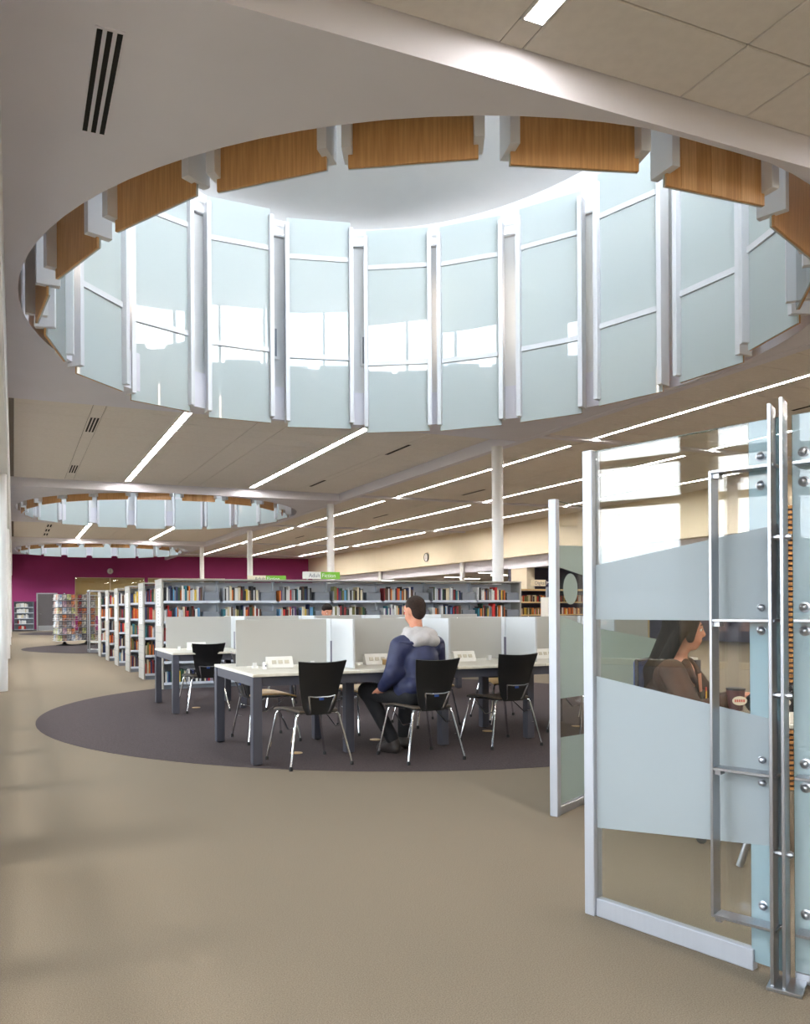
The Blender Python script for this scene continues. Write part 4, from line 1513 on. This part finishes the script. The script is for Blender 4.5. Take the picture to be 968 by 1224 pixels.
def face_parts(body, f, T, female=False):
    for s in (-1, 1):
        MB().lathe([(0, -.011), (.008, -.008), (.011, 0), (.008, .008), (0, .011)], n=12, T=Matrix.Translation(f(s * .031, .079, .01))).obj('eye', M_eye, body, True)
        MB().lathe([(0, -.006), (.005, -.003), (.005, .003), (0, .006)], n=10, T=Matrix.Translation(f(s * .031, .0875, .01))).obj('iris', M_hairdark, body, True)
        MB().tube([f(s * .015, .089, .033), f(s * .034, .088, .039), f(s * .050, .076, .034)], .0035, n=5).obj('eyebrow', M_hairdark, body)
    MB().tube([f(-.024, .084, -.052), f(0, .094, -.049), f(.024, .084, -.052)], .0055, n=6).obj('mouth', M_lip, body)


# ---------------- man in the navy jacket, seen from behind
t = thing('person', 'man in navy jacket and grey hood sitting with his back to the camera', 'person', (3.235, 6.05, 0), R(3))
hp, hf, hT = head_prims((-.005, .05, 1.255), R(14), R(-6))
Lsh, Rsh, Lel, Rel, Lwr, Rwr = (-.19, .0, .975), (.19, .01, .975), (-.265, .0, .70), (.27, .10, .72), (-.27, .17, .575), (.17, .34, .772)
Lhip, Rhip, Lkn, Rkn, Lan, Ran = (-.10, .0, .53), (.10, .0, .53), (-.28, .42, .54), (.14, .44, .54), (-.11, .24, .10), (.10, .42, .10)
body = hp + [C_((0, .02, 1.06), (-.003, .04, 1.19), .058, .054), C_((0, 0, .56), (0, -.01, .82), .125, .13), C_((-.13, 0, .965), (.13, .01, .965), .085), C_((0, 0, .8), (0, .01, .98), .13, .11),
             C_(Lsh, Lel, .052, .043), C_(Lel, Lwr, .042, .028), C_(Rsh, Rel, .052, .043), C_(Rel, Rwr, .042, .028),
             C_(Lhip, Lkn, .088, .06), C_(Lkn, Lan, .056, .038), C_(Rhip, Rkn, .088, .06), C_(Rkn, Ran, .056, .038),
             C_(Lan, (-.16, .33, .045), .035, .03), C_(Ran, (.11, .55, .045), .035, .03)]
bm_ = sdf_mesh('body', body, .011, .03, M_skin)
h1 = sdf_mesh('hand', hand_prims(Lwr, (.02, .5, -.16), (1, .1, 0), (0, .3, 1), .55), .0045, .008, M_skin)
h2 = sdf_mesh('hand', hand_prims(Rwr, (-.25, .6, -.02), (-1, -.3, 0), (0, 0, 1), .3), .0045, .008, M_skin)
bo = link('body', merge('body', [bm_, h1, h2], M_skin), t)
face_parts(bo, hf, hT)
link('hair', sdf_mesh('hair', [('e', hf(0, -.022, .046), (.080, .094, .086), (0, 0, R(14))), ('e', hf(0, -.052, -.012), (.066, .058, .07), (0, 0, R(14)))], .007, .02, M_hairbrown), t)
jk = [C_((0, -.005, .60), (0, -.015, .84), .168, .165), C_((-.125, -.005, .955), (.125, .0, .955), .104), C_((0, -.02, .84), (0, .0, .98), .16, .12), C_((-.09, 0, .60), (.09, 0, .60), .135),
      C_((-.185, 0, .955), Lel, .082, .067), C_(Lel, (-.27, .135, .605), .066, .050), C_((.185, .01, .955), Rel, .082, .067), C_(Rel, (.19, .30, .755), .064, .05),
      C_((-.275, -.03, .74), (-.21, -.02, .73), .06), C_((.1, -.12, .70), (-.05, -.13, .66), .05), C_((-.12, -.1, .62), (.12, -.1, .62), .07)]
jo = link('jacket', sdf_mesh('jacket', jk, .011, .022, M_navy), t)
MB().tube([(-.215, .035, .99), (-.21, -.06, .99), (-.12, -.115, .985), (0, -.125, .975), (.12, -.115, .985), (.21, -.06, .99)], .016, n=8).obj('jacket_hood_fold', M_navy, jo, True)
hd = [C_((-.085, .02, 1.075), (-.10, -.06, 1.05), .048, .045), C_((-.10, -.06, 1.05), (0, -.115, 1.03), .045, .055), C_((0, -.115, 1.03), (.10, -.06, 1.05), .055, .045), C_((.10, -.06, 1.05), (.085, .02, 1.075), .045, .048),
      C_((-.05, -.06, 1.075), (.06, -.09, 1.06), .05, .05), C_((-.08, -.10, 1.00), (.10, -.10, 1.00), .052, .052), C_((-.13, .0, 1.035), (-.06, -.11, 1.01), .04, .05), C_((.13, .0, 1.035), (.06, -.12, 1.01), .04, .05), C_((-.06, .04, 1.06), (.06, .04, 1.06), .045)]
link('hood', sdf_mesh('hood', hd, .008, .02, M_hood), t)
tr = [C_((-.09, -.03, .56), (.09, -.03, .56), .115), C_(Lhip, Lkn, .10, .075), C_(Lkn, (-.12, .25, .13), .073, .058), C_(Rhip, Rkn, .10, .075), C_(Rkn, (.10, .42, .13), .073, .058)]
link('trousers', sdf_mesh('trousers', tr, .011, .03, M_jeans), t)
for nm, an, toe in (('shoe', Lan, (-.17, .36, .04)), ('shoe', Ran, (.11, .58, .04))):
    d = Vector(toe) - Vector((an[0], an[1], .04))
    hl = Vector((an[0], an[1], .045)) - d * .15
    s_ = link(nm, sdf_mesh('shoe', [C_(tuple(hl), toe, .044, .040), C_((an[0], an[1], .10), tuple(hl), .047, .042), C_((an[0], an[1], .105), (toe[0] * .7 + an[0] * .3, toe[1] * .7 + an[1] * .3, .05), .047, .042)], .008, .02, M_shoe), t)
    MB().prism([(hl.x + d.y * .15 - d.x * .15, hl.y - d.x * .15 - d.y * .15), (hl.x - d.y * .15 - d.x * .15, hl.y + d.x * .15 - d.y * .15), (toe[0] - d.y * .13 + d.x * .12, toe[1] + d.x * .13 + d.y * .12), (toe[0] + d.y * .13 + d.x * .12, toe[1] - d.x * .13 + d.y * .12)], 0.003, .022).obj('shoe_sole', M_black, s_)

# ---------------- reader at the second desk: only the crown of the head shows
t = thing('person', 'dark haired reader facing the camera behind the second desk screens', 'person', (4.40, 11.17, 0), R(180))
hp, hf, hT = head_prims((0, .06, 1.225), 0, R(-18))
b2 = hp + [C_((0, .02, 1.04), (0, .045, 1.16), .056, .053), C_((0, 0, .56), (0, 0, .82), .13, .13), C_((-.13, 0, .94), (.13, 0, .94), .085),
           C_((-.1, 0, .53), (-.12, .42, .53), .088, .06), C_((.1, 0, .53), (.12, .42, .53), .088, .06), C_((-.12, .42, .53), (-.12, .38, .08), .056, .04), C_((.12, .42, .53), (.12, .38, .08), .056, .04),
           C_((-.19, 0, .95), (-.25, .1, .72), .05, .042), C_((.19, 0, .95), (.25, .1, .72), .05, .042), C_((-.25, .1, .72), (-.1, .33, .785), .042, .03), C_((.25, .1, .72), (.1, .33, .785), .042, .03),
           C_((-.12, .38, .08), (-.12, .5, .04), .038, .032), C_((.12, .38, .08), (.12, .5, .04), .038, .032)]
bm_ = sdf_mesh('body', b2, .012, .03, M_skin)
hs = [sdf_mesh('hand', hand_prims((s * .1, .33, .785), (-s * .2, .6, 0), (-s, -.2, 0), (0, 0, 1), .3), .005, .008, M_skin) for s in (-1, 1)]
bo = link('body', merge('body', [bm_] + hs, M_skin), t)
face_parts(bo, hf, hT)
link('hair', sdf_mesh('hair', [('e', hf(0, -.02, .05), (.081, .094, .082), (R(-18), 0, 0)), ('e', hf(0, .03, .085), (.065, .055, .035), (R(-18), 0, 0))], .008, .02, M_hairdark), t)
link('sweater', sdf_mesh('sweater', [C_((0, 0, .58), (0, 0, .84), .16, .155), C_((-.13, 0, .935), (.13, 0, .935), .1), C_((-.19, 0, .94), (-.25, .1, .72), .07, .06), C_((.19, 0, .94), (.25, .1, .72), .07, .06),
                               C_((-.25, .1, .72), (-.14, .27, .775), .058, .046), C_((.25, .1, .72), (.14, .27, .775), .058, .046)], .012, .03, M_slate), t)
link('trousers', sdf_mesh('trousers', [C_((-.09, 0, .56), (.09, 0, .56), .12), C_((-.1, 0, .53), (-.12, .42, .53), .1, .075), C_((.1, 0, .53), (.12, .42, .53), .1, .075), C_((-.12, .42, .53), (-.12, .38, .12), .07, .055), C_((.12, .42, .53), (.12, .38, .12), .07, .055)], .012, .03, M_jeans), t)
for s in (-1, 1):
    link('shoe', sdf_mesh('shoe', [C_((s * .12, .36, .05), (s * .12, .54, .042), .044, .038)], .009, .02, M_shoe), t)

# ---------------- woman in the brown leather jacket
WX_, WY_, WR = 3.53, 3.50, R(-146)
t = thing('person', 'long haired woman in brown leather jacket seated inside the glass study room', 'person', (WX_, WY_, 0), WR)
hp, hf, hT = head_prims((0, .055, 1.145), R(22), R(-5))
Ls, Rs = (-.165, .02, .915), (.165, .02, .915)
Le, Re = (-.24, .16, .70), (.235, .14, .70)
Lw, Rw = (-.085, .36, .775), (.10, .34, .775)
b3 = hp + [C_((0, .015, .97), (0, .04, 1.08), .05, .047), C_((0, 0, .55), (0, 0, .76), .12, .115), C_((-.11, .01, .89), (.11, .01, .89), .075), C_((0, 0, .76), (0, .02, .9), .115, .09),
           C_(Ls, Le, .045, .038), C_(Le, Lw, .037, .024), C_(Rs, Re, .045, .038), C_(Re, Rw, .037, .024),
           C_((-.09, 0, .52), (-.10, .40, .52), .085, .056), C_((.09, 0, .52), (.10, .40, .52), .085, .056), C_((-.1, .4, .52), (-.1, .38, .08), .05, .035), C_((.1, .4, .52), (.1, .38, .08), .05, .035),
           C_((-.1, .38, .08), (-.1, .5, .035), .034, .028), C_((.1, .38, .08), (.1, .5, .035), .034, .028)]
bm_ = sdf_mesh('body', b3, .010, .028, M_skin)
hs = [sdf_mesh('hand', hand_prims(Lw, (.3, .6, -.02), (1, -.4, 0), (0, 0, 1), .35), .0042, .007, M_skin), sdf_mesh('hand', hand_prims(Rw, (-.15, .6, -.03), (-1, -.2, 0), (0, 0, 1), .35), .0042, .007, M_skin)]
bo = link('body', merge('body', [bm_] + hs, M_skin), t)
face_parts(bo, hf, hT, True)
hr = [('e', hf(0, -.02, .045), (.088, .100, .092), (0, 0, R(22))), C_(hf(-.07, -.03, 0), (-.085, -.05, .93), .036, .036), C_((-.085, -.05, .93), (-.115, -.05, .80), .036, .022), C_(hf(.07, -.03, 0), (.085, -.05, .93), .036, .036),
      C_((.085, -.05, .93), (.115, -.05, .80), .036, .022), C_(hf(0, -.06, 0), (0, -.10, .90), .06, .062), C_((0, -.10, .9), (-.05, -.135, .74), .065, .03), C_((0, -.10, .9), (.06, -.13, .76), .06, .026),
      C_(hf(-.055, .055, .08), hf(-.082, .02, -.05), .018, .02), C_(hf(.055, .055, .08), hf(.082, .02, -.05), .018, .02)]
link('hair', sdf_mesh('hair', hr, .008, .018, M_hairdark), t)
lj = [C_((-.02, -.01, .58), (0, -.02, .76), .150, .148), C_((-.10, 0, .88), (.10, 0, .88), .092), C_(Ls, Le, .074, .062), C_(Le, (-.115, .31, .765), .06, .044), C_(Rs, Re, .074, .062), C_(Re, (.115, .30, .765), .06, .044),
      C_((-.07, -.03, .60), (.07, -.03, .60), .13), C_((-.055, .075, .965), (-.07, .125, .86), .022, .016), C_((.055, .075, .965), (.07, .125, .86), .022, .016)]
jo = link('leather_jacket', sdf_mesh('leather_jacket', lj, .010, .018, M_leather), t)
MB().sheet([[(x * (1 - .6 * i / 5), .142 + .012 * i / 5 - abs(x) * .15, .90 - .20 * i / 5) for x in (-.05, -.02, .02, .05)] for i in range(6)], .004).obj('neckline_skin', M_skin, bo, True)
MB().sheet([[(x, .155 - abs(x) * .2, .80 - .17 * i / 5) for x in (-.045, -.02, .02, .045)] for i in range(6)], .004).obj('patterned_top', M_print, t, True)
MB().sheet([[(-.055 + .016 * j, .163 - .003 * j, .82 - .17 * i / 5 + .0) for j in (0, 1)] for i in range(6)], .004).obj('scarf', M_red, t, True)
MB().sheet([[(-.037 + .010 * j, .166 - .003 * j, .80 - .15 * i / 5) for j in (0, 1)] for i in range(6)], .004).obj('scarf_trim', M_yellow, t, True)
for s in (-1, 1):
    MB().bev(s * .09 - .03, s * .09 + .03, .132, .146, .76, .80, .004).obj('pocket_flap', M_leather, jo)
link('trousers', sdf_mesh('trousers', [C_((-.08, 0, .54), (.08, 0, .54), .115), C_((-.09, 0, .52), (-.10, .40, .52), .095, .068), C_((.09, 0, .52), (.10, .40, .52), .095, .068), C_((-.1, .4, .52), (-.1, .38, .12), .062, .048), C_((.1, .4, .52), (.1, .38, .12), .062, .048)], .012, .028, M_jeans), t)
for s in (-1, 1):
    link('shoe', sdf_mesh('shoe', [C_((s * .1, .36, .045), (s * .1, .53, .038), .04, .034)], .008, .02, M_shoe), t)

# handbag on the table in front of her
t = thing('handbag', 'black handbag slumped on the study room table under her hands', 'bag', (3.72, 3.03, .725), R(-30))
link('bag_body', sdf_mesh('bag_body', [C_((-.07, 0, .04), (.11, .0, .04), .055), C_((-.02, 0, .06), (.10, 0, .085), .05, .055)], .009, .03, M_bag), t)
MB().tube([(-.05, -.03, .08), (-.03, -.06, .13), (.05, -.06, .15), (.11, -.03, .10)], .007, n=6).obj('bag_handle', M_bag, t)
MB().lathe([(0.0, 0), (.016, .001), (.016, .006), (0, .007)], n=12, T=Matrix.Translation((.06, -.056, .05)) @ Matrix.Rotation(PI / 2, 4, 'X')).obj('bag_clasp', M_chrome, t)
